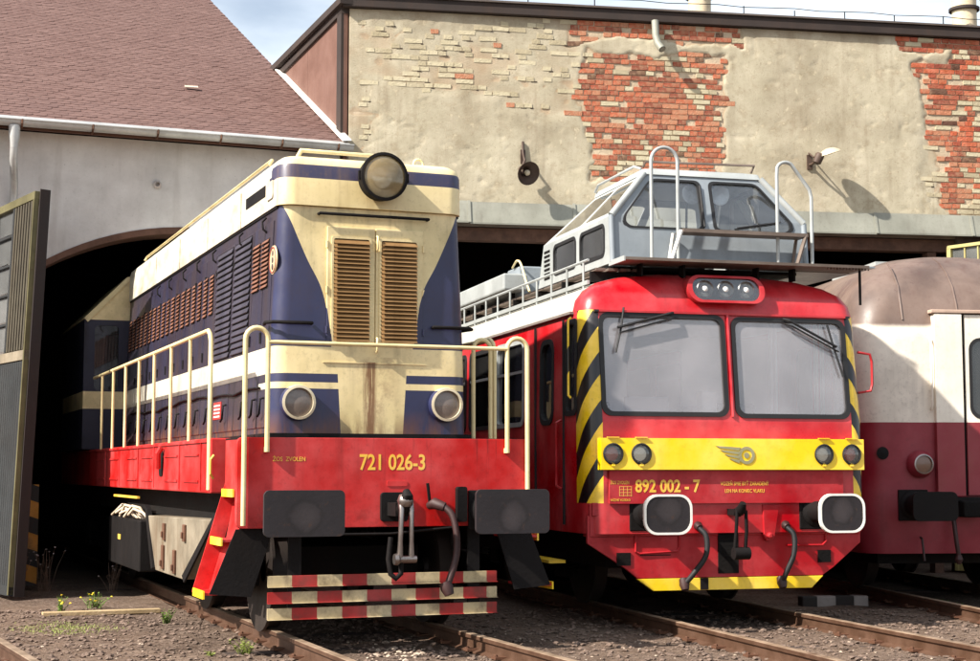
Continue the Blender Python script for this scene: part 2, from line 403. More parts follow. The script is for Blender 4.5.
# roof: eave at v=-.35, slope .49
SL = .49
def rz(v): return 6.12+(v+.35)*SL
UR = 2.10
rb = MB().qplate((-10, -.35, rz(-.35)-.05), (UR, -.35, rz(-.35)-.05), (UR, 15, rz(15)-.05), (-10, 15, rz(15)-.05), [], -.09)
for u0_, u1_ in ((-9, -8.8), (2.0, 2.09)):
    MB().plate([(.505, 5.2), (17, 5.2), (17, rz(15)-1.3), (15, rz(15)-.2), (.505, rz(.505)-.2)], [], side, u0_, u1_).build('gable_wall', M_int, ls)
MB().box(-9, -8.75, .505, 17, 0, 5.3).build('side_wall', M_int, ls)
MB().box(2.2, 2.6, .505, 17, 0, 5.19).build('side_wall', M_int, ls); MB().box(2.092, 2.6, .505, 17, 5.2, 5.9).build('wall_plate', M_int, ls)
roofp = rb.build('roof', mat('roof_boards', (70, 52, 44), .9), ls)
MB().qplate((-10, 15, rz(15)-.06), (UR, 15, rz(15)-.06), (UR, 30, rz(15)-7.4), (-10, 30, rz(15)-7.4), [], -.09).build('rear_roof', mat('roof_boards'), ls)
def tilefn(nt, x, y, z, co):
    oi = nt.nodes.new('ShaderNodeObjectInfo'); r = X(nt, oi.outputs['Random'])
    c = mixc(nt, r, lin((98, 73, 67)), lin((109, 83, 76)))
    return mixc(nt, tnoise(nt, co, 5, 5).ss(.45, .75)*.5, c, lin((86, 62, 57)))
M_tile = mat('brown_roof_tile', rough=.8, var=.15, dirt=.3, dirtcol=(70, 44, 40), bump=.3, bscale=40, colfn=tilefn, spec=.3)
M_tile2 = mat('brown_roof_tile_far', (103, 77, 70), .8, var=.2, scale=9, dirt=.55, dirtcol=(70, 44, 40), bump=.3, bscale=40, spec=.3)
TW, TL, TX = .19, .34, .135      # width, length, exposure along the slope
sl_a = math.atan(SL); cs, sn = math.cos(sl_a), math.sin(sl_a)
tb = MB()
tv = [(-TW/2+.003, 0), (-.05, -.035), (.05, -.035), (TW/2-.003, 0), (TW/2-.003, TL), (-TW/2+.003, TL)]
tb.add([(a, b, .016 if b < .1 else .004) for a, b in tv]+[(a, b, .004 if b < .1 else -.008) for a, b in tv],
       [(0,1,2,3,4,5), (11,10,9,8,7,6)]+[(i, (i+1) % 6, 6+(i+1) % 6, 6+i) for i in range(6)])
tile0 = tb.build('roof_tile', M_tile, roofp); tme = tile0.data
spots = []
row = 0; d = 0.02
while True:
    v = -.36+d*cs; z = rz(-.36)+d*sn+.0
    if z > rz(14.6): break
    n0 = int(-6.2/TW)
    for i in range(n0, int(UR/TW)+1):
        u = (i+.5*(row % 2))*TW
        if u+TW/2 > UR+.02: continue
        spots.append((u+random.uniform(-.004, .004), v, z-.022+random.uniform(0, .005), random.uniform(-.015, .015), random.uniform(-.02, .012)))
    row += 1; d += TX
def toworld(u, v, z): return L0.w(u, 9.3+v, z)
spots.sort(key=lambda p: 0 if False else (toworld(*p[:3])-cam.location).length + (0 if -4.2 < p[0] else 50))
first = True; rest = MB()
for k, (u, v, z, ra, rt) in enumerate(spots):
    if k < 300:
        o = tile0 if first else inst(tile0, (0, 0, 0), None, roofp)
        first = False; o.location = (u, v, z); o.rotation_euler = (sl_a+rt*.4, 0, ra)
    else:
        mt = Matrix.Translation((u, v, z)) @ Matrix.Rotation(sl_a+rt*.4, 4, 'X') @ Matrix.Rotation(ra, 4, 'Z')
        rest.add([mt @ Vector(q.co) for q in tme.vertices], [tuple(p.vertices) for p in tme.polygons])
rest.build('roof_tile_field', M_tile2, roofp, kind='stuff')
# one pale patched tile
tp = MB().box(-.10, .10, 0, .10, .03, .045).build('patch_tile', mat('pale_patch', (200, 180, 160), .8), roofp)
tp.location = (.30, 2.0, rz(2.0)); tp.rotation_euler = (sl_a, 0, -.1)
# gutter, fascia, brackets, flashing, downpipe
M_zinc = mat('zinc_sheet', (176, 176, 174), .45, .35, var=.15, dirt=.5, dirtcol=(90, 80, 70))
M_woodbrown = mat('brown_trim', (84, 52, 38), .8, var=.25, dirt=.4)
gm = MB(); gp = [(.075*math.cos(R(a)), .075*math.sin(R(a))) for a in range(180, 361, 20)]
nn = len(gp)
for u in (-9.5, UR+.02): gm.v += [(u, -.44+a, 6.10+b-.035) for a, b in gp]
for u in (-9.5, UR+.02): gm.v += [(u, -.44+a*.9, 6.10+b*.9-.035) for a, b in gp]
gm.f += [(i, i+1, nn+i+1, nn+i) for i in range(nn-1)]+[(2*nn+i, 3*nn+i, 3*nn+i+1, 2*nn+i+1) for i in range(nn-1)]
gm.f += [(0, nn, 3*nn, 2*nn), (nn-1, 3*nn-1, 4*nn-1, 2*nn-1)]
gut = gm.build('gutter', M_zinc, ls, smooth=40)
MB().tube([(-9.5, -.52, 6.07), (UR+.02, -.52, 6.07)], .012, 6).build('gutter_bead', M_zinc, gut)
MB().box(-9.5, UR, -.33, -.28, 5.98, 6.12).build('fascia_board', M_woodbrown, ls)
MB().qplate((-9.5, -.43, 6.085), (UR, -.43, 6.085), (UR, -.28, 6.155), (-9.5, -.28, 6.155), [], .006).build('drip_flashing', M_zinc, ls)
for u in (-3.4, -2.35, -1.45, -.6, .25, 1.1, 1.9):
    MB().tube([(u, -.33, 6.10), (u, -.36, 5.99), (u, -.44, 5.975), (u, -.52, 6.02), (u, -.525, 6.075)], .014, 6).build('gutter_bracket', M_rust, gut)
dp = MB().lathe([(.075, 0), (.07, -.16), (.055, -.24), (.05, -.3)], (-2.44, -.44, 6.0), (0, 0, 1), 14)
dp.tube([(-2.44, -.44, 5.72), (-2.44, -.42, 5.55), (-2.40, -.14, 5.25), (-2.40, -.08, 5.05), (-2.40, -.08, .1)], .05, 12)
dp.build('downpipe', M_zinc, ls, smooth=50)
MB().qplate((UR-.10, -.36, rz(-.36)+.035), (UR+.03, -.36, rz(-.36)+.05), (UR+.03, 3.75, rz(3.75)+.05), (UR-.10, 3.75, rz(3.75)+.035), [], .012).build('verge_flashing', M_white, roofp)
MB().box(UR, UR+.03, -.34, 8.9, 6.0, 6.05).build('verge_board', M_woodbrown, ls)
pin = MB().lathe([(.0, 0), (.05, .01), (.055, .03), (.03, .05)], (-.52, -.001, 5.42), (0, -1, 0), 16)
pin.build('wall_anchor', mat('wall_anchor_plaster', (176, 166, 160), .9), ls, smooth=40)
# striped jamb guard
def jambfn(nt, x, y, z, co):
    k = (((z + x*.35)/.42).frac() > .5)
    c = mixc(nt, k, lin((28, 26, 24)), lin((196, 132, 24)))
    return mixc(nt, tnoise(nt, co, 6, 6).ss(.5, .75)*.6, c, lin((60, 44, 30)))
MB().box(-2.16, -1.98, -.07, -.005, .05, 1.35).build('striped_guard', mat('hazard_striped_steel', rough=.6, dirt=.3, colfn=jambfn), ls)

# ============================================================ RIGHT SHED (peeling plaster over brick)
rs = empty('brick_shed', WL.w(0, 0), WL.a)
tag(rs, 'shed with peeling beige plaster over red brick above the railcar', 'building')
WZ0, WZ1, WU1 = 5.36, 8.16, 13.5
M_mortar = mat('old_mortar', (186, 168, 142), .95, var=.2, dirt=.4, dirtcol=(96, 76, 58), bump=.6, bscale=30, spec=.2)
def exposure(u, z):
    """>0 where bare brick shows, <0 where plaster is whole"""
    n = .30*noise.noise(Vector((u*1.6, z*1.6, 1)))+.16*noise.noise(Vector((u*4.5, z*4.5, 7)))+.07*noise.noise(Vector((u*12, z*12, 3)))
    a = min(u-(3.35+.20*abs(z-6.9)), 5.62-u, z-5.78, 7.74-z, 1)             # big patch
    a = max(a, min(u-3.30, 5.9-u, z-7.85, 8.3-z)*1.4)                        # strip under the eave
    a = max(a, min(u-(8.62+(7.7-z)*.24), z-5.5, 7.72-z))                     # right patch
    a = max(a, min(u-8.4, z-7.92)*1.4, min(u-9.2, z-5.3)*1.2)
    return a*1.4 + n*.8
def whitewash(u, z):
    """>0 where the joints show through thin whitewash"""
    n = .35*noise.noise(Vector((u*1.2, z*1.8, 21)))+.15*noise.noise(Vector((u*4, z*4, 27)))
    a = min(u, 3.4-u, z-(7.15-.12*u), 8.0-z)
    a = max(a, .32-u)
    a = max(a, min(u-8.75, z-5.5, 7.8-z))
    a = max(a, min(u-2.0, 3.6-u, z-6.6)-.15)
    return a + n*.45
def pht(u, z):
    e = exposure(u, z); wv = whitewash(u, z)
    t = min(1, max(0, .5-e*15)); s = t*t*(3-2*t)
    q = min(1, max(0, .5-wv*5)); k = q*q*(3-2*q)
    h = .019*s*(.35+.65*k)
    und = .009*noise.noise(Vector((u*.8, z*.8, 11)))+.0030*noise.noise(Vector((u*3, z*3, 13)))+.0013*noise.noise(Vector((u*9, z*9, 17)))
    ck = abs(noise.noise(Vector((u*1.1, z*1.5, 41)))+.25*noise.noise(Vector((u*5, z*5, 43)))); und -= .010*max(0, 1-ck/.018) if noise.noise(Vector((u*.6, z*.6, 47))) > .05 else 0
    pt = noise.noise(Vector((u*6, z*7, 51))); und -= .006*max(0, min(1, (pt-.42)*9))
    return h + und*s - .004*(1-s)
gu, gzr = .032, .028
nu = int(WU1/gu); nz = int((WZ1-WZ0)/gzr)
pm = MB(); idx = []
mask = []
for j in range(nz+1):
    for i in range(nu+1):
        u = WU1*i/nu; z = WZ0+(WZ1-WZ0)*j/nz
        pm.v.append((u, -pht(u, z), z))
pm.f = [(j*(nu+1)+i, j*(nu+1)+i+1, (j+1)*(nu+1)+i+1, (j+1)*(nu+1)+i) for j in range(nz) for i in range(nu)]
def plast(nt, x, y, z, co):
    c = mixc(nt, tnoise(nt, co, .8, 6).ss(.3, .7), lin((188, 179, 155)), lin((164, 154, 132)))
    c = mixc(nt, tnoise(nt, co, 3.5, 8, .7).ss(.5, .70)*.55, c, lin((140, 124, 98)))
    c = mixc(nt, tnoise(nt, co, 26, 6, .75).ss(.56, .70)*.6, c, lin((122, 106, 82)))
    c = mixc(nt, tnoise(nt, co, 7, 4).ss(.62, .68)*.5, c, lin((208, 196, 168)))
    c = mixc(nt, tnoise(nt, co, 1., 6, .6, (5, 5, .4)).ss(.52, .74)*.4, c, lin((128, 112, 90)))
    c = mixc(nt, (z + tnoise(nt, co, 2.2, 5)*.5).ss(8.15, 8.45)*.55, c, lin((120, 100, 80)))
    return mixc(nt, (y*-1.).ss(.008, .001), c, lin((172, 152, 126)))
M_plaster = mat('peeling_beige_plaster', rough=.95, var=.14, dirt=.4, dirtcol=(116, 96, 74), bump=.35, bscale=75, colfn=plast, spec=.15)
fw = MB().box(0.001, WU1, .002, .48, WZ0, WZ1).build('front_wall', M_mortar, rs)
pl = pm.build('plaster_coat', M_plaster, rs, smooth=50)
# bricks
def bmat(n, c): return mat('brick_'+n, c, .88, var=.22, scale=8, dirt=.85, dirtcol=(170, 140, 112), bump=.9, bscale=40, spec=.2, streak=(6, 6, 6), spots=.15, spotcol=(176, 150, 122))
BM = [bmat('orange', (178, 88, 58)), bmat('red', (158, 72, 50)), bmat('deep', (132, 60, 45)), bmat('pale', (184, 118, 88)), bmat('dark', (84, 54, 44))]
BWm = mat('brick_limewashed', (188, 177, 148), .93, var=.1, scale=3, dirt=.15, bump=.5, bscale=30, spec=.15); BW2 = mat('brick_limewashed_grey', (174, 162, 134), .93, var=.12, scale=3, dirt=.2, bump=.5, bscale=30, spec=.15)
protos = []
BLn, BH, BJ = .252, .066, .0145
for mm in BM+[BWm, BW2]:
    b = MB().box(-BLn/2, BLn/2, -.10, 0, -BH/2, BH/2)
    b.v = [(x+random.uniform(-.009, .009), y+random.uniform(-1, 1)*(.003 if mm in BM else .0006), z+random.uniform(-.006, .006)) for x, y, z in b.v]
    protos.append((b, mm))
bricks = []; gaps = []
z = WZ0+.03; row = 0
while z < WZ1-.03:
    u = .10+random.random()*.13
    while u < 10.6:
        hd = random.random() < .62; ln_ = (.118 if hd else BLn)*random.uniform(.93, 1.04)
        uc = u+ln_/2
        e = exposure(uc, z); wv = whitewash(uc, z); r = random.random()
        if e > .02 and r > .09:
            patch = noise.noise(Vector((uc*2.2, z*2.6, 31)))
            pw = .03+max(0, patch-.14)*1.5
            if uc > 9.2: pw += .45*max(0, min(1, (uc-9.2)/.5))
            q = random.random()
            k = (5 if random.random() < .6 else 6) if q < pw else random.choices(range(5), (34, 26, 14, 20, 6))[0]
            bricks.append((uc, z, -.002-random.random()*.008-(.003 if k > 4 else 0), k, ln_/BLn))
        elif wv > .0 and e < .02 and r > .60:
            k = 3 if r > .985 else (5 if random.random() < .55 else 6)
            bricks.append((uc, z, -pht(uc, z)-(.003 if k < 5 else .0002+random.random()*.0022), k, ln_/BLn))
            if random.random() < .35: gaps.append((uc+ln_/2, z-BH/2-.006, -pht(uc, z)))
        u += ln_+BJ*random.uniform(.8, 1.3)
    z += BH+BJ*random.uniform(.85, 1.15); row += 1
def bkey(b):
    wpt = WL.w(b[0], 0, b[1]); dd = (wpt-cam.location).length
    vis = 0 if (b[3] < 5) else 2
    return dd + vis*3 + (100 if b[0] > 10 else 0)
bricks.sort(key=bkey)
bsrc = {}; rests = {}
for n, (u, z, dv, k, fl) in enumerate(bricks):
    ra = random.uniform(-.022, .022); sc = fl
    if n < 300:
        if k not in bsrc:
            bsrc[k] = protos[k][0].build('brick', protos[k][1], rs); o = bsrc[k]
        else: o = inst(bsrc[k], (0, 0, 0), None, rs)
        o.location = (u, dv+.10, z); o.rotation_euler = (random.uniform(-.01, .01), ra, random.uniform(-.008, .008)) if k > 4 else (random.uniform(-.03, .03), ra, random.uniform(-.02, .02)); o.scale = (sc, 1, random.uniform(.94, 1.03))
        o.location = (u, dv+.095, z)
    else:
        mt = Matrix.Translation((u, dv+.095, z)) @ Matrix.Rotation(ra, 4, 'Y') @ Matrix.Diagonal((sc, 1, 1, 1))
        rests.setdefault(k, MB()).add([mt @ Vector(q) for q in protos[k][0].v], protos[k][0].f)
for k, mb in rests.items(): mb.build('brickwork', protos[k][1], rs, kind='stuff')
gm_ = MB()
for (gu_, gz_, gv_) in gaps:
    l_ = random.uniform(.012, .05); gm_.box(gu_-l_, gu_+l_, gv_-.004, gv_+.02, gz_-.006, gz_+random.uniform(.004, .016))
gm_.build('joint_shade', mat('joint_shade_brown', (64, 52, 42), .95), rs, kind='stuff')  # solid dark strips; the shade of missing mortar is in their colour
# roof slab and fascia
M_tar = mat('tarred_fascia', (44, 34, 30), .8, var=.3, dirt=.5, dirtcol=(80, 60, 48))
MB().box(-.1, WU1+.2, -.09, .6, 8.17, 8.33).build('eave_fascia', M_tar, rs, bevel=.01)
MB().box(-.14, WU1+.2, -.12, .7, 8.334, 8.362).build('eave_flashing', mat('lead_flashing', (92, 82, 76), .6, .2), rs)
# the side wall runs back square to the left shed; in this frame that is turned by 11.42 degrees
dA = R(21.42-10); sd_ = Vector((-math.sin(dA), math.cos(dA), 0))
def sw(t, z, d): return tuple(Vector((-.02, .05, 0)) + sd_*t + Vector((-math.cos(dA), -math.sin(dA), 0))*d + Vector((0, 0, z)))
M_clad = mat('brown_sheet_cladding', (106, 74, 62), .7, var=.16, dirt=.4, dirtcol=(70, 44, 38))
clad = [(.0, 2.02), (2.03, 4.0), (4.01, 9)]
for a, b in clad: MB().plate([(a, 5.9), (b, 5.9), (b, 8.17), (a, 8.17)], [], sw, .06, 0).build('cladding_sheet', M_clad, rs)
MB().plate([(.0, 5.9), (.22, 5.9), (.22, 8.17), (.0, 8.17)], [], sw, .10, .061).build('corner_flashing', M_tar, rs)
MB().plate([(-.15, 8.2), (9, 8.2), (9, 8.30), (-.15, 8.30)], [], sw, .16, -.1).build('verge_trim', M_tar, rs)
MB().add([sw(0, 8.2, .1), (WU1, .5, 8.2), (WU1, 18, 8.0), sw(18, 8.0, .1), sw(0, 8.1, .1), (WU1, .5, 8.1), (WU1, 18, 7.9), sw(18, 7.9, .1)], [(0,1,2,3), (4,7,6,5), (0,4,5,1), (1,5,6,2), (2,6,7,3), (3,7,4,0)]).build('flat_roof', M_tar, rs)
# interior shell, piers and beams
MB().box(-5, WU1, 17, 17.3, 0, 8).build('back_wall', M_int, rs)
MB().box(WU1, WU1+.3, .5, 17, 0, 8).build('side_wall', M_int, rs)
for u0, u1 in ((-.02, .35), (4.75, 5.25), (9.3, 9.9)): MB().box(u0, u1, .03, .5, 0, 5.34).build('brick_pier', mat('sooty_pier', (70, 56, 48), .95, var=.3, bump=.5), rs)
MB().box(0.35, WU1, .12, .34, 4.86, 5.05).build('door_beam', mat('old_door_timber', (86, 58, 44), .85, var=.35, scale=6, bump=.4), rs, bevel=.01)
MB().box(8.86, 9.0, .14, .32, 0, 4.855).build('door_post', mat('old_door_timber'), rs)
MB().box(0.0, WU1, .09, .46, 5.06, 5.355).build('lintel', mat('concrete_lintel', (120, 108, 96), .95, bump=.4), rs)
# sheet-metal apron, one sheet per panel
M_apron = mat('weathered_grey_apron', (138, 138, 126), .6, .15, var=.22, scale=1.6, dirt=.6, dirtcol=(84, 76, 66), spots=.1)
u = .02; k = 0
while u < WU1:
    w_ = 1.55 if k else 1.72
    m = MB().qplate((u, -.13, 5.09), (u+w_-.012, -.13, 5.09), (u+w_-.012, -.045, 5.40), (u, -.045, 5.40), [], .01)
    m.box(u, u+w_-.012, -.14, -.12, 5.07, 5.092)
    m.build('apron_sheet', M_apron, rs, loc=(0, 0, random.uniform(-.012, .008)))
    MB().qplate((u+w_-.03, -.146, 5.08), (u+w_+.012, -.146, 5.08), (u+w_+.012, -.058, 5.405), (u+w_-.03, -.058, 5.405), [], .012).build('apron_seam', M_apron, rs)
    u += w_; k += 1
# drain spout, roof pins and wire
dr = MB().tube([(4.52, -.10, 8.18), (4.52, -.13, 7.95), (4.54, -.17, 7.82), (4.58, -.26, 7.71)], .055, 12, cap=False); dr.tube([(4.58, -.255, 7.715), (4.583, -.262, 7.707)], .045, 12)
dr.build('drain_spout', M_apron, rs, smooth=50)
for u in (1.2, 2.6, 3.6, 5.9, 6.7, 7.5, 8.3, 9.1, 9.9):
    MB().tube([(u, -.1, 8.355), (u, -.1, 8.46+random.uniform(-.02, .03))], .009, 5).build('wire_pin', M_dark, rs)
MB().tube([(.3+.4*i, -.1, 8.47+.012*math.sin(i*2.1)) for i in range(28)], .006, 4).build('lightning_wire', M_dark, rs)
# chimneys on the roof
M_chim = mat('limewashed_flue', (204, 190, 160), .85, var=.15, dirt=.6, dirtcol=(110, 70, 44))
for (u, lab, r) in ((5.28, 'squat cream flue pipe on the roof edge above the brick patch', .17), (9.56, 'cream flue pipe with dark rim at the right roof corner', .19)):
    ch = empty('chimney_pipe', WL.w(u, .12, 8.36), WL.a); tag(ch, lab, 'chimney', 'flue pipes on the flat roof')
    MB().lathe([(r, 0), (r, .7)], (0, 0, -.1), (0, 0, 1), 20).build('flue', M_chim, ch, smooth=40)
    MB().lathe([(r+.02, .28), (r+.045, .29), (r+.045, .33), (r+.02, .34)] if u > 8 else [(r+.02, .26), (r+.05, .27), (r+.06, .31), (r+.03, .32)], (0, 0, 0), (0, 0, 1), 20).build('rim_band', M_tar, ch, smooth=40)
# two yard lamps on the wall
M_lampd = mat('rusty_lamp_enamel', (74, 56, 46), .6, .2, var=.4, dirt=.5)
M_lampin = mat('old_white_enamel', (190, 176, 150), .4, var=.2, dirt=.5)
def wall_lamp(u, z, v, ax, label, armtop):
    la = empty('wall_lamp', WL.w(u, 0, z), WL.a); tag(la, label, 'lamp', 'yard lamps on the plaster wall')
    ax = Vector(ax).normalized(); hub = Vector((0, v, 0))
    MB().box(-.035, .035, -.05, -.02, armtop-.10, armtop+.10).build('wall_plate', M_lampd, la)
    MB().tube([(0, -.04, armtop+.22), (0, -.05, armtop+.05), (0, -.09, armtop), (0, v*.6, armtop*.7), tuple(hub-ax*.16)], .018, 8).build('bracket', M_lampd, la, smooth=60)
    MB().lathe([(.03, -.18), (.055, -.16), (.06, -.05), (.075, -.03)], hub, ax, 18).build('lamp_holder', M_lampd, la, smooth=40)
    MB().lathe([(.07, -.04), (.10, -.02), (.16, .035), (.175, .07), (.168, .07), (.15, .035), (.09, -.012)], hub, ax, 28).build('shade', M_lampd, la, smooth=60)
    MB().lathe([(.0, .07), (.03, .06), (.045, .03), (.03, -.02), (.0, -.03)], hub, ax, 14).build('bulb', M_lampin, la, smooth=60)
    return la
wall_lamp(2.53, 5.80, -.30, (.25, -.75, -.35), 'rusty wall lamp facing forward between locomotive and railcar', .28)
l2 = empty('wall_lamp', WL.w(6.92, 0, 6.16), WL.a); tag(l2, 'wide flat wall lamp above the railcar roof hoop, casting a long shadow', 'lamp', 'yard lamps on the plaster wall')
MB().box(-.04, .04, -.05, -.02, -.12, .10).build('wall_plate', M_lampd, l2)
MB().tube([(0, -.03, -.05), (.0, -.15, -.06), (.02, -.30, -.02)], .02, 8).tube([(0, -.06, .08), (-.06, -.16, .10), (-.02, -.26, .02)], .012, 6).build('bracket', M_lampd, l2, smooth=60)
MB().lathe([(.03, -.10), (.065, -.08), (.07, .04), (.05, .07)], (.03, -.33, .0), (.35, -.2, .9), 18, cap=True).build('lamp_holder', M_lampd, l2, smooth=40)
la = Vector((.30, .05, -.95))
MB().lathe([(.03, -.06), (.09, -.045), (.155, .0), (.175, .03), (.168, .03), (.145, .005), (.08, -.035), (.001, -.04)], (.19, -.34, .09), la, 30).build('shade', M_lampin, l2, smooth=60)
MB().lathe([(.0, .03), (.03, .02), (.04, 0), (.03, -.03)], (.20, -.34, .09), la, 14).build('bulb', M_lampin, l2, smooth=60)

# ============================================================ GATE LEAVES
M_gate = mat('weathered_grey_gate_boards', (33, 36, 38), .8, .1, var=.4, dirt=.6, dirtcol=(50, 44, 40), streak=(18, 18, .5), spots=.2, bump=.4, bscale=24)
M_gatey = mat('faded_yellow_gate_frame', (162, 150, 92), .6, var=.2, dirt=.5, dirtcol=(80, 70, 40))
M_gateb = mat('brown_gate_edge', (32, 22, 20), .8, var=.25, dirt=.5)
M_pane = glass('dirty_gate_pane', (150, 150, 150), .6, (130, 132, 130), .15, .5, .4)
M_gated = mat('dull_olive_gate_edge', (92, 86, 52), .7, var=.3, dirt=.8, dirtcol=(44, 40, 30), spots=.3)
gA = L0.w(-2.42, 7.45); gB = L0.w(-2.80, 9.2)
dv = gA-gB; gl_w = dv.length
gate = empty('gate_leaf', gB, math.atan2(dv.y, dv.x))
tag(gate, 'tall weathered gate leaf with yellow frame standing open at the left edge', 'gate')
tilt = 0.022
# local: x along the leaf from hinge to free edge, -y / +y faces.  visible face is y<0 (towards left)
def gbox(n, m, *a, par=gate, bevel=.004):
    mb = MB().box(*a); mb.v = [(x, y - z*0.0, z) for x, y, z in mb.v]
    return mb.build(n, m, par, bevel=bevel)
GH = 4.92; W_ = gl_w
gbox('lower_panel', M_gate, .06, W_-.06, -.02, .02, .08, 2.85)
k = 0; x = .09
while x < W_-.1:
    gbox('board', M_gate, x, x+.068, -.045, -.021, .08, 2.85, bevel=.006); x += .082
gbox('mid_rail', M_silver, .0, W_, -.06, .05, 2.86, 2.98)
gbox('top_rail', M_gated, .0, W_, -.06, .05, GH-.10, GH)
gbox('bottom_rail', M_gate, .0, W_, -.06, .05, .05, .16)
gbox('free_stile', M_gated, W_-.035, W_, -.065, .0, .06, GH-.101)
gbox('hinge_stile', M_gate, .0, .08, -.06, .05, .06, GH-.101)
gbox('edge_board', M_gateb, W_+.001, W_+.02, .002, .13, .04, GH+.03)
gbox('stiffener', M_gateb, W_-.12, W_, .021, .13, .05, GH)
x = 1.0
while x < W_-.12:
    gbox('slat', M_gatey if False else mat('pale_gate_slat', (66, 60, 46), .8, var=.35, dirt=.7), x, x+.055, -.05, -.02, 2.99, GH-.102, bevel=.004); x += .105
gbox('glazing_bar', M_gate, .92, .98, -.05, .02, 2.985, GH-.102)
z = 2.99
for i in range(5):
    gbox('pane', M_pane, .09, .915, -.008, 0, z+.03, z+.34, bevel=0)
    gbox('glazing_bar', M_gate, .081, .919, -.045, .015, z+.345, z+.375); z += .375
gate.rotation_euler = (0, 0, gate.rotation_euler.z)
gate.rotation_mode = 'XYZ'
# the leaf hangs a little out of plumb
lean_ax = Vector((math.cos(gate.rotation_euler.z), math.sin(gate.rotation_euler.z), 0))
gate.rotation_mode = 'QUATERNION'
gate.rotation_quaternion = Matrix.Rotation(-.04, 4, lean_ax).to_quaternion() @ Matrix.Rotation(math.atan2(dv.y, dv.x), 4, 'Z').to_quaternion()
# right gate leaf: only its top corner is seen over the coach
hB = WL.w(9.12, -.03); gate2 = empty('gate_leaf', hB, WL.a+R(-62))
tag(gate2, 'yellow framed gate leaf standing open behind the coach at the right edge', 'gate')
GW = 2.0; GT = 4.93
def g2(n, m, *a): return MB().box(*a).build(n, m, gate2, bevel=.004)
g2('top_rail', M_gatey, 0, GW, -.05, .05, GT-.05, GT); g2('hinge_stile', M_gatey, 0, .07, -.05, .05, .05, GT-.051)
g2('free_stile', M_gatey, GW-.07, GW, -.05, .05, .05, GT-.051); g2('mid_rail', M_gatey, .071, GW-.071, -.045, .045, GT-.52, GT-.46)
g2('bottom_rail', M_gatey, .071, GW-.071, -.045, .045, .05, .15)
g2('lower_panel', M_gate, .071, GW-.071, -.02, .02, .151, GT-.521)
for i in range(8):
    x = .071+i*(GW-.142)/8
    if i: g2('slat', M_gatey, x-.012, x+.012, -.03, .03, GT-.459, GT-.051)
    MB().box(x+.013, x+(GW-.142)/8-.013, -.005, .005, GT-.459, GT-.051).build('pane', M_pane, gate2)

# ============================================================ BLUE AND CREAM LOCOMOTIVE
lo = empty('diesel_locomotive', L0.w(.04, 0), L0.a)
tag(lo, 'blue and cream diesel locomotive with red front plate numbered 721 026-3', 'locomotive')
NAVY = lin((40, 44, 78)); CRM = lin((226, 206, 152)); WHT = lin((208, 202, 184))
def hoodfn(nt, x, y, z, co):
    au = x.abs()
    front = (y < 1.24)
    # cream field narrowing downwards in a curve on the front
    cr = nt.nodes.new('ShaderNodeFloatCurve'); c = cr.mapping.curves[0]
    pts = [(0, .375), (.06, .385), (.37, .46), (.60, .60), (.93, .78), (1, .82)]
    c.points[0].location = pts[0]; c.points[1].location = pts[-1]
    for p in pts[1:-1]: c.points.new(*p)
    cr.mapping.update()
    nt.links.new(((z-2.64)/1.22).max(0.).min(1.).k, cr.inputs['Value'])
    bd = X(nt, cr.outputs[0])
    field = (au < bd)*front*(z > 2.55)
    band = (z > 2.365)*(z < 2.60)
    trap = (au < (z-1.87)*.06+.285)*front*(z < 2.5)
    line = (z > 2.235)*(z < 2.29)*(y < 1.62)
    mk = field.max(band).max(trap).max(line).min(1.)
    sidec = mixc(nt, tnoise(nt, co, 1., 6, .6, (4, 4, .6)).ss(.3, .7)*.85, lin((38, 38, 62)), lin((54, 42, 46)))
    col = mixc(nt, mk, mixc(nt, front, sidec, NAVY), mixc(nt, front, WHT, CRM))
    # rust run down the middle of the lower front
    rn = tnoise(nt, co, 1., 8, .7, (34, 2, 1.6))
    rust = (1-((x+.02+(rn-.5)*.12).abs()/.075).min(1.))*front*(z < 2.475)*rn.ss(.30, .48)*1.9
    rust2 = (1-((x-.02).abs()/.3).min(1.))*front*(z < 2.52)*tnoise(nt, co, 5, 6, .7).ss(.42, .68)*.8
    foot = ((2.06-z)/.2).max(0.).min(1.)*tnoise(nt, co, 1., 5, .6, (9, 9, 2)).ss(.35, .6)*.75
    return mixc(nt, rust.max(rust2).max(foot).min(1.)*.9, col, lin((112, 66, 30)))
M_hood = mat('navy_and_cream_livery', rough=.36, var=.14, dirt=.55, dirtcol=(60, 46, 42), colfn=hoodfn, bump=.05, bscale=5, spots=.05)
hv = 1.10
hood = MB().stack([(1.83, .90, hv, .13), (2.6, .885, hv+.005, .13), (3.2, .86, hv+.012, .13), (3.83, .832, hv+.02, .13)], 9.62, N=8).build('hood', M_hood, lo, smooth=35)
def rooffn(nt, x, y, z, co):
    b = (z > 4.075)*(z < 4.195)*(y < 1.40)
    return mixc(nt, b, mixc(nt, (y < 1.22), mixc(nt, tnoise(nt, co, 1., 7, .7, (2.2, 2.2, 5)).ss(.4, .7), lin((206, 202, 186)), lin((176, 166, 142))), CRM), NAVY)
M_roof = mat('cream_roof_paint', rough=.42, var=.10, dirt=.45, dirtcol=(130, 100, 62), colfn=rooffn, bump=.04, bscale=5)
MB().stack([(3.835, .855, hv-.015, .15), (4.17, .85, hv-.012, .15), (4.24, .83, hv+.01, .15), (4.275, .78, hv+.06, .14), (4.29, .6, hv+.22, .1)], 9.62, N=8).build('roof', M_roof, lo, smooth=45)
MB().box(-.845, .845, hv+.12, 9.6, 3.815, 3.834).build('roof_drip_strip', M_dark, lo)
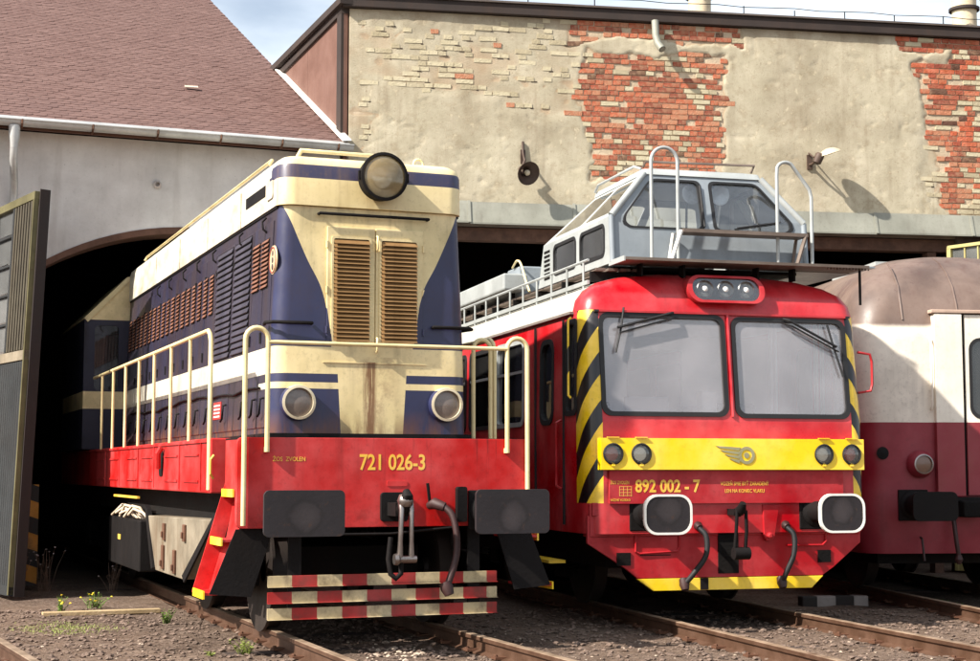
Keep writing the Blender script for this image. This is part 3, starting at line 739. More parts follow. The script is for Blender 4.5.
# roof side boxes and vents
for (v0, v1, z0, z1) in ((1.62, 2.40, 3.98, 4.08),):
    MB().plate([(v0, z0), (v1, z0+.0), (v1-.0, z1), (v0, z1)], [], side, -.858, -.84).build('roof_vent', M_dark, lo)
for v in (2.6, 4.2, 5.8, 7.4):
    MB().box(-.866, -.84, v, v+.02, 3.84, 4.17).build('roof_seam', M_roof, lo)
MB().plate(rrect(1.30, 1.54, 3.92, 4.10, .04), [], side, -.868, -.84).build('roof_hatch', M_roof, lo)
MB().tube([(-.62, 1.5, 4.28), (-.56, 1.5, 4.40), (.32, 1.5, 4.40), (.36, 1.5, 4.28)], .022, 8).build('roof_pipe', M_cream, lo, smooth=60)
MB().tube([(-.83, 1.6, 4.26), (-.80, 1.6, 4.31), (-.80, 8.5, 4.31), (-.83, 8.5, 4.26)], .016, 6).build('roof_rail', M_cream, lo, smooth=60)
MB().tube([(.50+.045*math.cos(t), 1.35, 4.32+.045*math.sin(t)) for t in [R(a) for a in range(-60, 241, 25)]], .012, 6).build('lifting_eye', M_cream, lo, smooth=60)
# headlight
hl = MB().lathe([(.13, 0), (.16, .02), (.20, .05), (.205, .16), (.215, .165), (.215, .2), (.19, .205), (.185, .17)], (.04, 1.10, 4.10), (0, -1, 0), 40).build('headlight', M_dark, lo, smooth=40)
MB().lathe([(.185, .172), (.12, .08), (.03, .05), (.001, .05)], (.04, 1.10, 4.10), (0, -1, 0), 36).build('reflector', M_reflector, hl, smooth=60)
MB().lathe([(.188, .188), (.15, .206), (.08, .222), (.001, .228)], (.04, 1.10, 4.10), (0, -1, 0), 36).build('lens', glass('headlight_lens', (190, 170, 130), .55, (176, 152, 104), .1, .9, .4), hl, smooth=60)
for s in (-1, 1): MB().box(.04+s*.215-.015, .04+s*.215+.015, .92, .95, 4.06, 4.14).build('clamp', M_dark, hl)
# front louvre doors
for s in (-1, 1):
    x0, x1 = (-.42, .012) if s < 0 else (.022, .46)
    d = MB().plate([(x0, 2.63), (x1, 2.63), (x1, 3.66), (x0, 3.66)], [], fz, hv-.012, hv+.02).build('front_door', M_hood, lo, bevel=.004)
    a0, a1 = (-.365, -.04) if s < 0 else (.07, .40)
    fr = MB().plate(rrect(a0-.02, a1+.02, 2.635, 3.575, .02, 2), [rrect(a0, a1, 2.655, 3.555, .015, 2)], fz, hv-.024, hv-.010).build('louvre_frame', M_cream if False else M_hood, d)
    MB().plate([(a0, 2.65), (a1, 2.65), (a1, 3.56), (a0, 3.56)], [], fz, hv-.0135, hv-.0125).build('louvre_backing', M_dark, d)
    sl = MB().add([(a0, -.034, -.016), (a1, -.034, -.016), (a1, 0, .020), (a0, 0, .020), (a0, -.036, -.022), (a1, -.036, -.022), (a1, -.004, .012), (a0, -.004, .012)],
                  [(0,1,2,3), (4,7,6,5), (0,4,5,1), (1,5,6,2), (2,6,7,3), (3,7,4,0)])
    n = 25; st = .89/n
    s0 = sl.build('slat', M_brownlouv, d, loc=(0, hv-.013, 2.675))
    for i in range(1, n): inst(s0, (0, hv-.013, 2.675+i*st), (random.uniform(-.05, .05), 0, 0), d)
for z in (3.5, 3.1, 2.75): 
    for x in (-.425, .465): MB().lathe([(.012, -.03), (.012, .03)], (x, hv-.016, z), (0, 0, 1), 8).build('hinge', M_hood, lo)
for z in (3.52, 2.62):
    MB().tube([(.03, hv-.02, z-.06), (.03, hv-.045, z-.04), (.03, hv-.045, z+.06), (.03, hv-.02, z+.07)], .011, 6).build('door_handle', M_cream, lo, smooth=60)
MB().tube([(-.50, hv, 3.765), (-.50, hv-.05, 3.765), (.50, hv-.05, 3.765), (.50, hv, 3.765)], .014, 8).build('grab_rail', M_dark, lo, smooth=60)
for s in (-1, 1):
    MB().tube([(s*.92, hv+.22, 2.80), (s*.95, hv+.05, 2.80), (s*.90, hv-.03, 2.80), (s*.56, hv-.04, 2.80), (s*.56, hv, 2.80)], .016, 8).build('corner_grab_rail', M_dark, lo, smooth=60)
    lamp = MB().lathe([(.155, 0), (.155, .05), (.145, .07), (.132, .072), (.13, .05)], (s*.675, hv+.005, 2.11), (0, -1, 0), 32).build('marker_lamp', M_hood, lo, smooth=40)
    MB().lathe([(.147, .069), (.147, .080), (.126, .083), (.124, .05)], (s*.675, hv+.005, 2.11), (0, -1, 0), 32).build('lamp_rim', mat('pale_lamp_rim', (214, 200, 170), .35, .3, dirt=.3), lamp, smooth=40)
    MB().lathe([(.124, .055), (.08, .066), (.001, .07)], (s*.675, hv+.005, 2.11), (0, -1, 0), 32).build('lens', mat('dull_lamp_lens', (108, 96, 88), .25, var=.12, dirt=.3, coat=.5), lamp, smooth=60)
MB().box(-.45, .50, hv-.006, hv+.01, 2.462, 2.470).build('body_seam', M_hood, lo)
MB().box(-.92, .92, hv-.025, 9.6, 1.815, 1.848).build('hood_sill', M_dark, lo)
# side doors with louvres
def hs(z): return -(.90-(z-1.83)*.034)      # side surface of the hood
def sp(v, z, d): return (hs(z)-d, v, z)
v = 1.32; k = 0
edges = [1.30, 1.62, 2.05, 2.86, 3.70, 4.26, 4.80, 5.36, 5.92, 6.48, 7.04, 7.6, 8.2, 8.8, 9.4]
for a, b in zip(edges, edges[1:]):
    d = MB().plate([(a+.012, 1.90), (b-.012, 1.90), (b-.012, 3.72), (a+.012, 3.72)], [], sp, .013, -.01).build('side_door', M_hood, lo, bevel=.004)
    MB().tube([sp(a+.08, 2.16, .013), sp(a+.08, 2.15, .045), sp(a+.08, 2.02, .05), sp(a+.14, 2.0, .05)], .011, 6).build('door_handle', M_dark, d, smooth=60)
    MB().lathe([(.012, -.05), (.012, .05)], sp(b-.02, 3.5, .018), (0, 0, 1), 6).build('hinge', M_dark, d)
    MB().lathe([(.012, -.05), (.012, .05)], sp(b-.02, 2.7, .018), (0, 0, 1), 6).build('hinge', M_dark, d)
M_louv_or = mat('rusty_louvre_edges', (112, 70, 50), .6, var=.25, dirt=.3, dirtcol=(90, 48, 28))
M_louv_nv = mat('grimy_navy_louvre', (52, 48, 62), .55, var=.25, dirt=.5, dirtcol=(60, 46, 40))
def side_louvre(v0, v1, z0, z1, n, m, name='louvre_panel'):
    p = MB().plate([(v0, z0), (v1, z0), (v1, z1), (v0, z1)], [], sp, .016, .005).build(name, M_dark, lo)
    st = (z1-z0)/n
    src = None
    for i in range(n):
        z = z0+st*(i+.5)
        if src is None:
            q = MB().add([(-.018, v0+.01, -st*.36), (-.018, v1-.01, -st*.36), (0, v1-.01, st*.36), (0, v0+.01, st*.36), (-.013, v0+.01, -st*.46), (-.013, v1-.01, -st*.46), (0, v1-.01, st*.2), (0, v0+.01, st*.2)],
                         [(0,1,2,3), (4,7,6,5), (0,4,5,1), (1,5,6,2), (2,6,7,3), (3,7,4,0)])
            src = q.build('slat', m, p, loc=(hs(z)-.0165, 0, z))
        else: inst(src, (hs(z)-.0165, 0, z), None, p)
side_louvre(1.42, 1.70, 3.14, 3.58, 11, M_louv_or); side_louvre(1.76, 2.03, 3.14, 3.58, 11, M_louv_or)
side_louvre(2.12, 2.82, 2.62, 3.70, 18, M_louv_nv, 'tall_louvre_panel'); side_louvre(2.92, 3.64, 2.62, 3.70, 18, M_louv_nv, 'tall_louvre_panel')
for i in range(9):
    a = 3.82+i*.64; side_louvre(a, a+.19, 3.12, 3.54, 10, M_louv_or); side_louvre(a+.31, a+.50, 3.12, 3.54, 10, M_louv_or)
for a in (1.55, 2.5, 3.75, 4.6, 5.4, 6.3, 7.1):
    MB().tube([sp(a, 3.64, .01), sp(a, 3.67, .05), sp(a+.02, 3.74, .055), sp(a+.02, 3.78, .02)], .010, 6).build('hook', M_dark, lo, smooth=60)
em = MB().lathe([(.001, .012), (.125, .012), (.13, 0)], sp(1.27, 3.36, .004), (-1, 0, 0), 24).build('maker_emblem', mat('emblem_plate', (206, 180, 140), .5, dirt=.4), lo, smooth=30)
MB().lathe([(.105, .016), (.115, .018), (.118, .012)], sp(1.27, 3.36, .004), (-1, 0, 0), 24, cap=False).build('emblem_ring', mat('emblem_red', (150, 60, 40), .5), em)
for dx in (-.05, 0, .05): MB().lathe([(.001, .017), (.026, .016), (.028, .01)], sp(1.27, 3.36+dx*1.2, .004), (-1, 0, 0), 12).build('emblem_mark', mat('emblem_dark', (70, 60, 60), .5), em)
nt_ = MB().plate([(3.16, 2.03), (3.52, 2.03), (3.52, 2.20), (3.16, 2.20)], [], sp, .020, .014).build('notice_plate', mat('red_notice', (176, 36, 30), .5, var=.1), lo)
for i in range(4): MB().plate([(3.2, 2.05+i*.036), (3.48, 2.05+i*.036), (3.48, 2.065+i*.036), (3.2, 2.065+i*.036)], [], sp, .022, .0195).build('notice_line', M_white, nt_)
# long drooping pipe on the hood side
MB().tube([sp(1.5+.35*i, 2.27-.02*math.sin(i*.5)-(.02 if i % 3 == 0 else 0), .03) for i in range(22)], .012, 6).build('conduit', M_dark, lo, smooth=60)
# frame
fs = MB().box(-1.33, 1.33, 1.52, 13, 1.33, 1.81).build('main_frame', M_red, lo, bevel=.012)
MB().box(-1.345, -1.331, 1.55, 13, 1.775, 1.80).build('frame_lip', M_red, fs)
for a in (2.05, 3.1, 4.55, 5.6, 7.0, 8.2):
    MB().box(-1.342, -1.329, a, a+.72, 1.42, 1.44).build('frame_rib', M_red, fs); MB().box(-1.342, -1.329, a, a+.72, 1.66, 1.675).build('frame_rib', M_red, fs)
    MB().box(-1.341, -1.329, a-.12, a-.10, 1.35, 1.78).build('frame_rib', M_red, fs)
MB().plate(rrect(3.9, 4.12, 1.47, 1.74, .06), [], side, -1.338, -1.32).build('frame_cutout', M_under, fs)
MB().tube([(-1.36, 3.86, 1.76), (-1.39, 3.88, 1.70), (-1.38, 3.92, 1.55)], .03, 8).build('frame_bracket', M_red, fs)
MB().box(-1.20, 1.20, .68, 1.53, 1.70, 1.805).build('front_deck', M_dark, lo)
def hdfn(nt, x, y, z, co):
    run = tnoise(nt, co, 1., 8, .7, (15, 3, .7)).ss(.54, .66)*z.ss(1.25, 1.8)*x.ss(-.9, .8)
    low = z.ss(1.3, 1.05)*tnoise(nt, co, 6, 8, .75).ss(.45, .65)
    sc = tnoise(nt, co, 1., 8, .75, (3, 3, 16)).ss(.64, .68)*.5
    c = mixc(nt, run*.8, lin((190, 24, 22)), lin((72, 20, 16)))
    c = mixc(nt, low*.6, c, lin((92, 26, 20)))
    return mixc(nt, sc, c, lin((150, 30, 26)))
M_head = mat('streaked_headstock_red', rough=.48, spec=.32, var=.16, dirt=.6, dirtcol=(70, 22, 16), spots=.1, colfn=hdfn, bump=.06, bscale=6)
plate = MB().plate(rrect(-1.295, 1.295, 1.055, 1.80, .05, 4), [], fz, .62, .68).build('headstock', M_head, lo, bevel=.006)
text('721 026-3', .185, M_num, lo, (-.26, .6185, 1.535), sx=.80, bold=.003, name='number_lettering', sp=.98)
text('ŽOS  ZVOLEN', .052, M_num, lo, (-1.0, .6185, 1.605), sx=.85, name='works_lettering')
MB().plate(rrect(-.015, .165, 1.395, 1.44, .01, 2), [], fz, .614, .622).build('label_holder', M_red, lo)
M_rr = M_cream
# front handrails
def hoop(u0, u1, v, z0, z1, ztop, r=.021):
    mid = (u0+u1)/2; rr = (u1-u0)/2
    return MB().tube([(u0, v, z0)]+[(mid-rr*math.cos(t), v, ztop-rr+rr*math.sin(t)) for t in [R(a) for a in range(0, 181, 18)]]+[(u1, v, z1)], r, 8)
hoop(-1.245, -1.055, .59, 1.08, 1.68, 2.70).build('handrail_hoop', M_rr, lo, smooth=60)
hoop(1.07, 1.26, .59, 1.68, 1.12, 2.68).build('handrail_hoop', M_rr, lo, smooth=60)
hoop(1.10, 1.27, 1.50, 1.55, 1.35, 2.74).build('handrail_hoop', M_rr, lo, smooth=60)
MB().tube([(-1.06, .585, 2.585), (1.07, .585, 2.585)], .017, 8).build('front_handrail', M_rr, lo, smooth=60)
for x in (-1.055, 1.07): 
    MB().box(x-.02, x+.02, .585, .62, 1.68, 1.72).build('handrail_bracket', M_rr, lo)
# side railings
for s in (-1, 1):
    U = s*1.335
    pts = [(U, 1.56, 1.36), (U, 1.56, 2.66), (U, 1.60, 2.72), (U, 1.68, 2.76), (U, 9.3, 2.76)]
    rl = MB().tube(pts, .021, 8).build('side_railing', M_rr, lo, smooth=60)
    v = 2.52 if s < 0 else 2.6
    while v < 9.3:
        MB().tube([(U, v, 1.80), (U, v, 2.75)], .017, 8).build('railing_post', M_rr, rl, smooth=60); v += 1.0
# corner steps
for s in (-1, 1):
    wing = MB().plate([(s*1.29, 1.05), (s*.98, 1.05), (s*1.16, .50), (s*1.50, .53)], [], fz, .645, .665).build('step_wing', M_dark, lo)
    MB().plate([(s*1.26, 1.50), (s*1.14, 1.50), (s*1.40, .52), (s*1.55, .52)], [], fz, 1.12, 1.135).build('step_stringer', M_red, lo)
    MB().add([(s*1.285, .685, 1.78), (s*1.285, 1.12, 1.78), (s*1.285, 1.12, 1.36), (s*1.285, .685, 1.36)], [(0,1,2,3)]).build('step_riser', M_red, lo)
    for z, un, zu, uu in ((1.36, 1.30, 1.36, 1.285), (.965, 1.39, 1.355, 1.20), (.54, 1.53, .95, 1.29)):
        MB().box(min(s*un, s*(un-.24)), max(s*un, s*(un-.24)), .69, 1.115, z-.02, z).build('step_tread', M_red, lo)
        MB().box(min(s*(un+.001), s*(un+.016)), max(s*(un+.001), s*(un+.016)), .685, 1.117, z-.05, z+.015).build('step_nosing', M_yellow, lo)
        if z < 1.3: MB().add([(s*(un-.12), .69, z), (s*(un-.12), 1.115, z), (s*uu, 1.115, zu), (s*uu, .69, zu)], [(0,1,2,3)]).build('step_riser', M_red, lo)
MB().tube([(-1.34, 1.33, 1.66), (-1.37, 1.33, 1.62), (-1.37, 1.33, 1.5), (-1.34, 1.36, 1.46)], .012, 6).build('yellow_tap', M_num, lo)
# buffers
def buffer(par, u, z, w_, h_, r, m, base_v, rim=None, sh=.09, neck=M_dark):
    b = MB().plate(rrect(u-w_/2, u+w_/2, z-h_/2, z+h_/2, r, 6), [], fz, 0, .035).build('buffer', m, par, bevel=.01)
    MB().lathe([(sh, -base_v+.02), (sh, -.036)], (u, 0, z), (0, -1, 0), 20).build('buffer_shank', M_chrome if neck is None else neck, b, smooth=40)
    MB().lathe([(sh+.07, -base_v+.0), (sh+.07, -base_v+.04), (sh+.035, -base_v+.06), (sh+.03, -base_v*.4)], (u, 0, z), (0, -1, 0), 24).build('buffer_housing', neck or M_dark, b, smooth=40)
    MB().box(u-.17, u+.17, base_v-.03, base_v-.001, z-.17, z+.17).build('buffer_base', neck or M_dark, b, bevel=.01)
    if rim: MB().plate(rrect(u-w_/2-.012, u+w_/2+.012, z-h_/2-.012, z+h_/2+.012, r+.01, 6), [rrect(u-w_/2+.008, u+w_/2-.008, z-h_/2+.008, z+h_/2-.008, r, 6)], fz, -.006, .03).build('buffer_rim', rim, b)
    return b
for s in (-1, 1): buffer(lo, s*.885, 1.19, .655, .365, .045, M_bufplate, .62)
# coupling
cp = MB().plate(rrect(-.075, .17, 1.10, 1.345, .03, 3), [], fz, .585, .62).build('drawgear_plate', M_dark, lo, bevel=.006)
MB().box(-.02, .11, .36, .585, 1.15, 1.26).tube([(.045, .38, 1.20), (.045, .30, 1.24), (.045, .25, 1.32), (.045, .28, 1.36)], [.06, .065, .05, .03], 10).build('draw_hook', M_dark, cp, smooth=40)
for x in (.0, .095):
    MB().tube([(x*.8+.01, .30, 1.27), (x*.9, .26, 1.2), (x, .29, .95), (x*1.05, .30, .80)], [.03, .022, .02, .028], 10).build('screw_link', M_chrome, cp, smooth=60)
MB().lathe([(.03, -.09), (.03, .09)], (.05, .30, .80), (1, 0, 0), 12, cap=True).lathe([(.045, -.1), (.05, -.07), (.03, -.05)], (.05, .30, .8), (1, 0, 0), 12).build('trunnion', M_chrome, cp, smooth=40)
MB().tube([(-.06, .36, .98), (-.08, .36, .80), (-.065, .35, .68), (-.02, .34, .64), (.025, .35, .68), (.03, .36, .82)], .022, 10).build('shackle', M_dark, cp, smooth=60)
MB().lathe([(.0, -.06), (.05, -.05), (.07, 0), (.05, .05), (.0, .06)], (.04, .285, 1.28), (0, 0, 1), 14).build('hook_boss', M_chrome, cp, smooth=60)
hs_ = MB().tube([(.36, .60, 1.23), (.38, .52, 1.25), (.45, .47, 1.22)], [.035, .05, .04], 10).build('brake_cock', M_hose, lo, smooth=60)
MB().tube(cr([(.45, .47, 1.22), (.50, .42, 1.15), (.525, .38, 1.0), (.52, .37, .82), (.47, .36, .66), (.44, .36, .58)]), .029, 10).build('brake_hose', M_hose, hs_, smooth=60)
MB().lathe([(.05, -.05), (.055, 0), (.04, .06)], (.43, .35, .55), (.3, -.3, -1), 12).build('hose_head', M_hose, hs_, smooth=40)
MB().tube([(.36, .59, 1.25), (.34, .57, 1.36), (.33, .565, 1.42)], .014, 6).build('cock_handle', M_dark, hs_, smooth=60)
MB().plate(rrect(.60, .69, 1.09, 1.39, .02, 2), [], fz, .56, .62).build('jumper_socket', M_dark, lo)
MB().tube([(-1.0, .6, 1.04), (-.5, .55, 1.0), (0, .55, 1.0), (.6, .55, 1.05)], .012, 6).build('drain_line', M_dark, lo, smooth=60)
# plough boards
def plfn2(ph):
    def f(nt, x, y, z, co):
        k = (((x+1.03+ph)/.43).frac() > .5)
        c = mixc(nt, k, lin((164, 28, 24)), lin((196, 178, 138)))
        return mixc(nt, tnoise(nt, co, 4, 7, .7).ss(.42, .7)*.7, c, lin((74, 52, 38)))
    return f
pv = .66
for i, (z0, z1) in enumerate(((.575, .665), (.442, .532), (.310, .400))):
    mm = mat('striped_plough_board_%s' % 'abc'[i], rough=.55, dirt=.35, colfn=plfn2((.215, 0, .215)[i]))
    pb = MB().plate([(-1.02, z0), (1.0, z0), (1.0, z1), (-1.02, z1)], [], fz, pv, pv+.012).box(-1.02, 1.0, pv-.03, pv-.001, z0-.004, z0).build('plough_board', mm, lo, bevel=.003)
for s in (-1, 1): MB().box(s*.79-.055, s*.79+.055, pv+.013, pv+.035, .32, 1.06).build('plough_strut', M_dark, lo)
# bogie, wheels
M_wheel = mat('wheel_steel', (44, 36, 32), .6, .3, var=.3, dirt=.5)
def wheel(par, u, v, r, s):
    wb = MB().lathe([(.06, -.07), (.10, -.07), (.11, -.03), (r-.1, -.02), (r-.07, -.06), (r, -.06), (r, .06), (r+.03, .065), (r+.03, .09), (r-.07, .09), (.1, .05)], (u, v, r+.142), (-s*-1, 0, 0), 36)
    return wb.build('wheel', M_wheel, par, smooth=35)
def bogie(par, v0, wb_, r, hw, m, spring=True):
    b = MB().box(-.55, .55, v0-.3, v0+wb_+.3, .62, .86).build('bogie', m, par)
    for s in (-1, 1):
        MB().plate([(v0-.55, .55), (v0-.3, .50), (v0+wb_*.35, .42), (v0+wb_*.65, .42), (v0+wb_+.3, .50), (v0+wb_+.55, .55), (v0+wb_+.55, .78), (v0+wb_*.7, .92), (v0+wb_*.3, .92), (v0-.55, .78)], [], side, s*(hw-.04), s*hw).build('bogie_side_frame', m, b, bevel=.01)
        for v in (v0, v0+wb_):
            wheel(b, s*.75, v, r, s)
            MB().box(min(s*hw, s*(hw+.12)), max(s*hw, s*(hw+.12)), v-.15, v+.15, r-.02, r+.30).build('axle_box', m, b, bevel=.02)
            for q in (-.28, .28): MB().tube([(s*(hw+.05)+.045*math.cos(t*1.0), v+q+.045*math.sin(t), .46+.006*t) for t in [i*.55 for i in range(70)]], .013, 5).build('coil_spring', m, b, smooth=60)
    for v in (v0, v0+wb_): MB().lathe([(.08, -.75), (.08, .75)], (0, v, r+.142), (1, 0, 0), 14).build('axle', m, b, smooth=40)
    return b
bogie(lo, 1.75, 2.4, .5, 1.0, M_under); bogie(lo, 9.0, 2.4, .5, 1.0, M_under)
MB().box(-1.1, 1.1, 1.3, 12.8, 1.05, 1.33).build('underframe', M_under, lo)
MB().lathe([(.06, 0), (.06, .16), (.085, .17), (.085, .20)], (-1.15, 1.85, .62), (-1, 0, 0), 14).build('axle_end', M_silver, lo, smooth=40)
# silver side tank
tk = MB().plate([(1.50, 1.10), (5.05, 1.05), (4.50, .50), (2.95, .50)], [], side, -1.29, -1.0).build('silver_tank', M_silver, lo, bevel=.012)
for v, z0, z1 in ((3.95, .83, 1.0), (2.85, .86, 1.02), (4.0, .54, .78), (3.35, .53, .76)):
    MB().box(-1.315, -1.291, v-.05, v+.05, z0, z1).box(-1.335, -1.316, v-.02, v+.02, z0+.03, z0+.09).build('tank_latch', M_rust, tk, bevel=.006)
MB().plate([(5.05, 1.12), (4.62, .52), (4.72, .50), (5.22, 1.16)], [], side, -1.30, -1.25).build('tank_bracket', M_dark, tk)
MB().plate([(1.30, 1.16), (1.52, 1.12), (2.90, .54), (2.80, .48)], [], side, -1.31, -1.291).build('tank_bracket', M_dark, tk)
bt = MB().box(-1.30, -.8, 5.5, 7.9, .42, .98).build('battery_box', M_dark, lo, bevel=.015)
for i in range(6):
    a = 5.7+i*.22; MB().tube([(-1.15, a, .97), (-1.22, a+.1, 1.06+.05*(i % 2)), (-1.30, a+.25-.1*(i % 3), 1.10+.03*(i % 2)), (-1.33, a+.42+.1*(i % 3), 1.03-.03*(i % 2))], .016, 8).build('cable', mat('pale_cable', (206, 186, 160), .6, dirt=.3), bt, smooth=60)
MB().box(-1.32, -1.29, 5.6, 7.4, 1.22, 1.245).build('cable_tray', M_num, bt)
MB().plate(rrect(6.9, 7.1, .72, .78, .01, 2), [], side, -1.305, -1.298).build('yellow_label', M_num, bt)
# cab
M_cabside = mat('shaded_cab_paint', rough=.55, var=.2, dirt=.9, dirtcol=(34, 28, 26), colfn=lambda nt, x, y, z, co: mixc(nt, ((z > 2.365)*(z < 2.60)).max(z > 3.575), lin((30, 32, 54)), CRM))  # navy and grime darkened, putting the doorway's shade into the colour
cb = MB()
prof = [(-1.44, 1.82), (1.44, 1.82), (1.44, 3.58), (.88, 4.16), (.4, 4.24), (0, 4.26), (-.4, 4.24), (-.88, 4.16), (-1.44, 3.58)]
cab = MB().plate(prof, [rrect(-1.30, -.98, 2.62, 3.50, .05), rrect(.98, 1.30, 2.62, 3.50, .05)], fz, 9.64, 9.70).build('cab', M_cabside, lo)
for s in (-1, 1):
    MB().box(s*1.41-.03, s*1.41+.03, 9.701, 12, 1.82, 3.58).build('cab_side', M_cabside, cab)
    x0, x1 = sorted((s*.98, s*1.30))
    MB().plate(rrect(x0-.0, x1+.0, 2.62, 3.50, .05), [], fz, 9.665, 9.67).build('cab_window', M_glass2, cab)
rf = MB(); 
rf.plate([(p[0]*1.005, p[1]+.012) for p in prof[2:]]+[(p[0]*.97, p[1]-.04) for p in prof[:1:-1]], [], fz, 9.62, 12.2); rf.build('cab_roof', mat('cab_roof_paint', (206, 190, 140), .5, dirt=.4), cab, smooth=30)
MB().plate(prof, [], fz, 12.0, 12.05).build('cab_back', M_cabside, cab)
MB().box(-.85, .85, 12.06, 13, 1.82, 3.4).build('rear_hood', M_hood, lo, bevel=.04)

# ============================================================ RED RAILCAR WITH OBSERVATION CUPOLA
rc = empty('inspection_railcar', R0.w(.05, 0), R0.a)
tag(rc, 'red railcar with yellow front band numbered 892 002-7 and glazed cupola on its roof', 'railcar')
def rcfn(nt, x, y, z, co):
    au = x.abs()
    red = lin((188, 18, 30)); crm = lin((196, 194, 182))
    roofm = (z > 3.07)*(y > 1.02)
    col = mixc(nt, roofm, red, crm)
    corner = (au > 1.312)*(y < .88)*(z > 1.22)*(z < 3.075)
    t = (y + au)*1.15
    k = (((z + t)/.52).frac() > .47)
    st = mixc(nt, k, lin((20, 18, 20)), lin((246, 204, 20)))
    col = mixc(nt, corner, col, st)
    return col
M_rc = mat('railcar_livery', rough=.33, var=.15, dirt=.55, dirtcol=(64, 26, 24), colfn=rcfn, bump=.03, bscale=4, coat=.15)
lv = [(.93, 1.46, .56, .17), (1.25, 1.47, .56, .17), (2.0, 1.475, .575, .17), (3.08, 1.46, .69, .17), (3.19, 1.435, .715, .17), (3.29, 1.36, .76, .16), (3.37, 1.23, .82, .2), (3.435, 1.02, .90, .25), (3.48, .74, 1.02, .25), (3.51, .4, 1.25, .2), (3.52, .1, 1.5, .06)]
rbody = MB().stack(lv, 15, skip_front=(2,), skip_left=(2,), skip_right=(2,), N=6).build('body', M_rc, rc, smooth=28)
# front with two windscreens
zt = lambda z: .575+(z-2.0)/1.08*.115
def fp(u, z, d): return (u, zt(z)+d, z)
wins = (rrect(-1.295, -.025, 2.07, 3.03, .09, 6), rrect(.085, 1.285, 2.06, 3.02, .09, 6))
MB().plate([(-1.305, 2.0), (1.305, 2.0), (1.29, 3.08), (-1.29, 3.08)], wins, fp, 0, .05).build('front_panel', M_rc, rbody)
for i, wn_ in enumerate(wins):
    x0, x1 = min(p[0] for p in wn_), max(p[0] for p in wn_); z0, z1 = min(p[1] for p in wn_), max(p[1] for p in wn_)
    wd = MB().plate(rrect(x0-.022, x1+.022, z0-.022, z1+.022, .1, 6), [rrect(x0+.022, x1-.022, z0+.022, z1-.022, .08, 6)], fp, -.014, .03).build('windscreen_seal', M_rubber, rbody)
    MB().plate(rrect(x0, x1, z0, z1, .08, 6), [], fp, .012, .016).build('windscreen', M_glass, wd)
    # wiper
    if i == 0: pts = [(-.55, 3.06, -.03), (-.60, 3.05, -.06), (-1.14, 2.90, -.05)]; bl = [(-1.06, 3.10), (-1.09, 2.92), (-1.16, 2.66)]
    else: pts = [(.62, 3.03, -.03), (.68, 3.01, -.06), (1.18, 2.76, -.05)]; bl = [(1.10, 2.98), (1.16, 2.75), (1.24, 2.46)]
    MB().tube([fp(*p) for p in pts], .014, 6).tube([fp(p[0]+.02, p[1]-.05, p[2]) for p in pts], .009, 5).build('wiper_arm', M_rubber, rbody)
    MB().tube([fp(a, b, -.03) for a, b in bl], .011, 6).build('wiper_blade', M_rubber, rbody)
MB().box(-1.36, 1.36, .66, .692, 3.055, 3.075).build('rain_strip', M_rc, rbody)
MB().tube([fp(.03, 2.05, -.012), fp(.03, 3.06, -.012)], .016, 6).build('pillar_bead', M_rc, rbody)
# left side wall with windows
sw0 = lambda z: -(1.475-(z-2.0)/1.08*.015)
def sfp(v, z, d): return (sw0(z)+d, v, z)
SW = [(.90, 1.20, 2.09, 2.98, .05), (1.62, 2.02, 2.02, 2.84, .12), (2.66, 3.70, 2.03, 2.92, .07), (3.86, 4.9, 2.03, 2.92, .07), (5.1, 6.14, 2.03, 2.92, .07), (6.3, 7.3, 2.03, 2.92, .07)]
MB().plate([(.745, 2.0), (15, 2.0), (15, 3.08), (.86, 3.08)], [rrect(a, b, c_, d_, r_, 4) for a, b, c_, d_, r_ in SW], sfp, 0, .05).build('side_panel', M_rc, rbody)
MB().plate([(.745, 2.0), (15, 2.0), (15, 3.08), (.86, 3.08)], [rrect(a, b, c_, d_, r_, 4) for a, b, c_, d_, r_ in SW], lambda v, z, d: (-sw0(z)-d, v, z), 0, .05).build('side_panel', M_rc, rbody)
for (a, b, c_, d_, r_) in SW: MB().plate(rrect(a, b, c_, d_, r_, 4), [], lambda v, z, d: (-sw0(z)-d, v, z), .02, .025).build('window', M_glass2, rbody)
for i, (a, b, c_, d_, r_) in enumerate(SW):
    wf = MB().plate(rrect(a-.03, b+.03, c_-.03, d_+.03, r_+.02, 4), [rrect(a+.02, b-.02, c_+.02, d_-.02, r_, 4)], sfp, -.012, .02).build('window_frame', M_lightgrey if i in (2,) else M_rubber, rbody)
    MB().plate(rrect(a, b, c_, d_, r_, 4), [], sfp, .02, .025).build('window', M_glass2, wf)
    if i >= 2: MB().box(sw0(2.6)-.010, sw0(2.6)+.02, a, b, 2.58, 2.61).build('window_bar', M_lightgrey, wf)
MB().box(-1.492, -1.47, 1.24, 1.255, 1.0, 3.02).build('door_seam', M_rubber, rbody); MB().box(-1.492, -1.47, 2.18, 2.195, 1.0, 3.02).build('door_seam', M_rubber, rbody)
MB().tube([(-1.48, 1.34, 1.35), (-1.53, 1.34, 1.38), (-1.53, 1.34, 2.0), (-1.48, 1.34, 2.03)], .014, 6).build('door_grab_rail', M_rc, rbody)
MB().box(-1.50, -1.455, .98, 15, 3.055, 3.08).build('rain_gutter', mat('gutter_grey', (120, 110, 104), .6), rbody)
MB().tube([(-1.55, .8, 3.0), (-1.58, .8, 2.98), (-1.58, .8, 2.25), (-1.55, .8, 2.22)], .012, 6).build('mirror_bracket', M_rc, rbody)
mb_ = MB().tube([(1.47, .72, 2.72), (1.60, .70, 2.70), (1.62, .70, 2.62), (1.62, .70, 2.40), (1.60, .70, 2.33), (1.47, .72, 2.31)], .014, 6).build('grab_loop', M_red2, rbody, smooth=60)
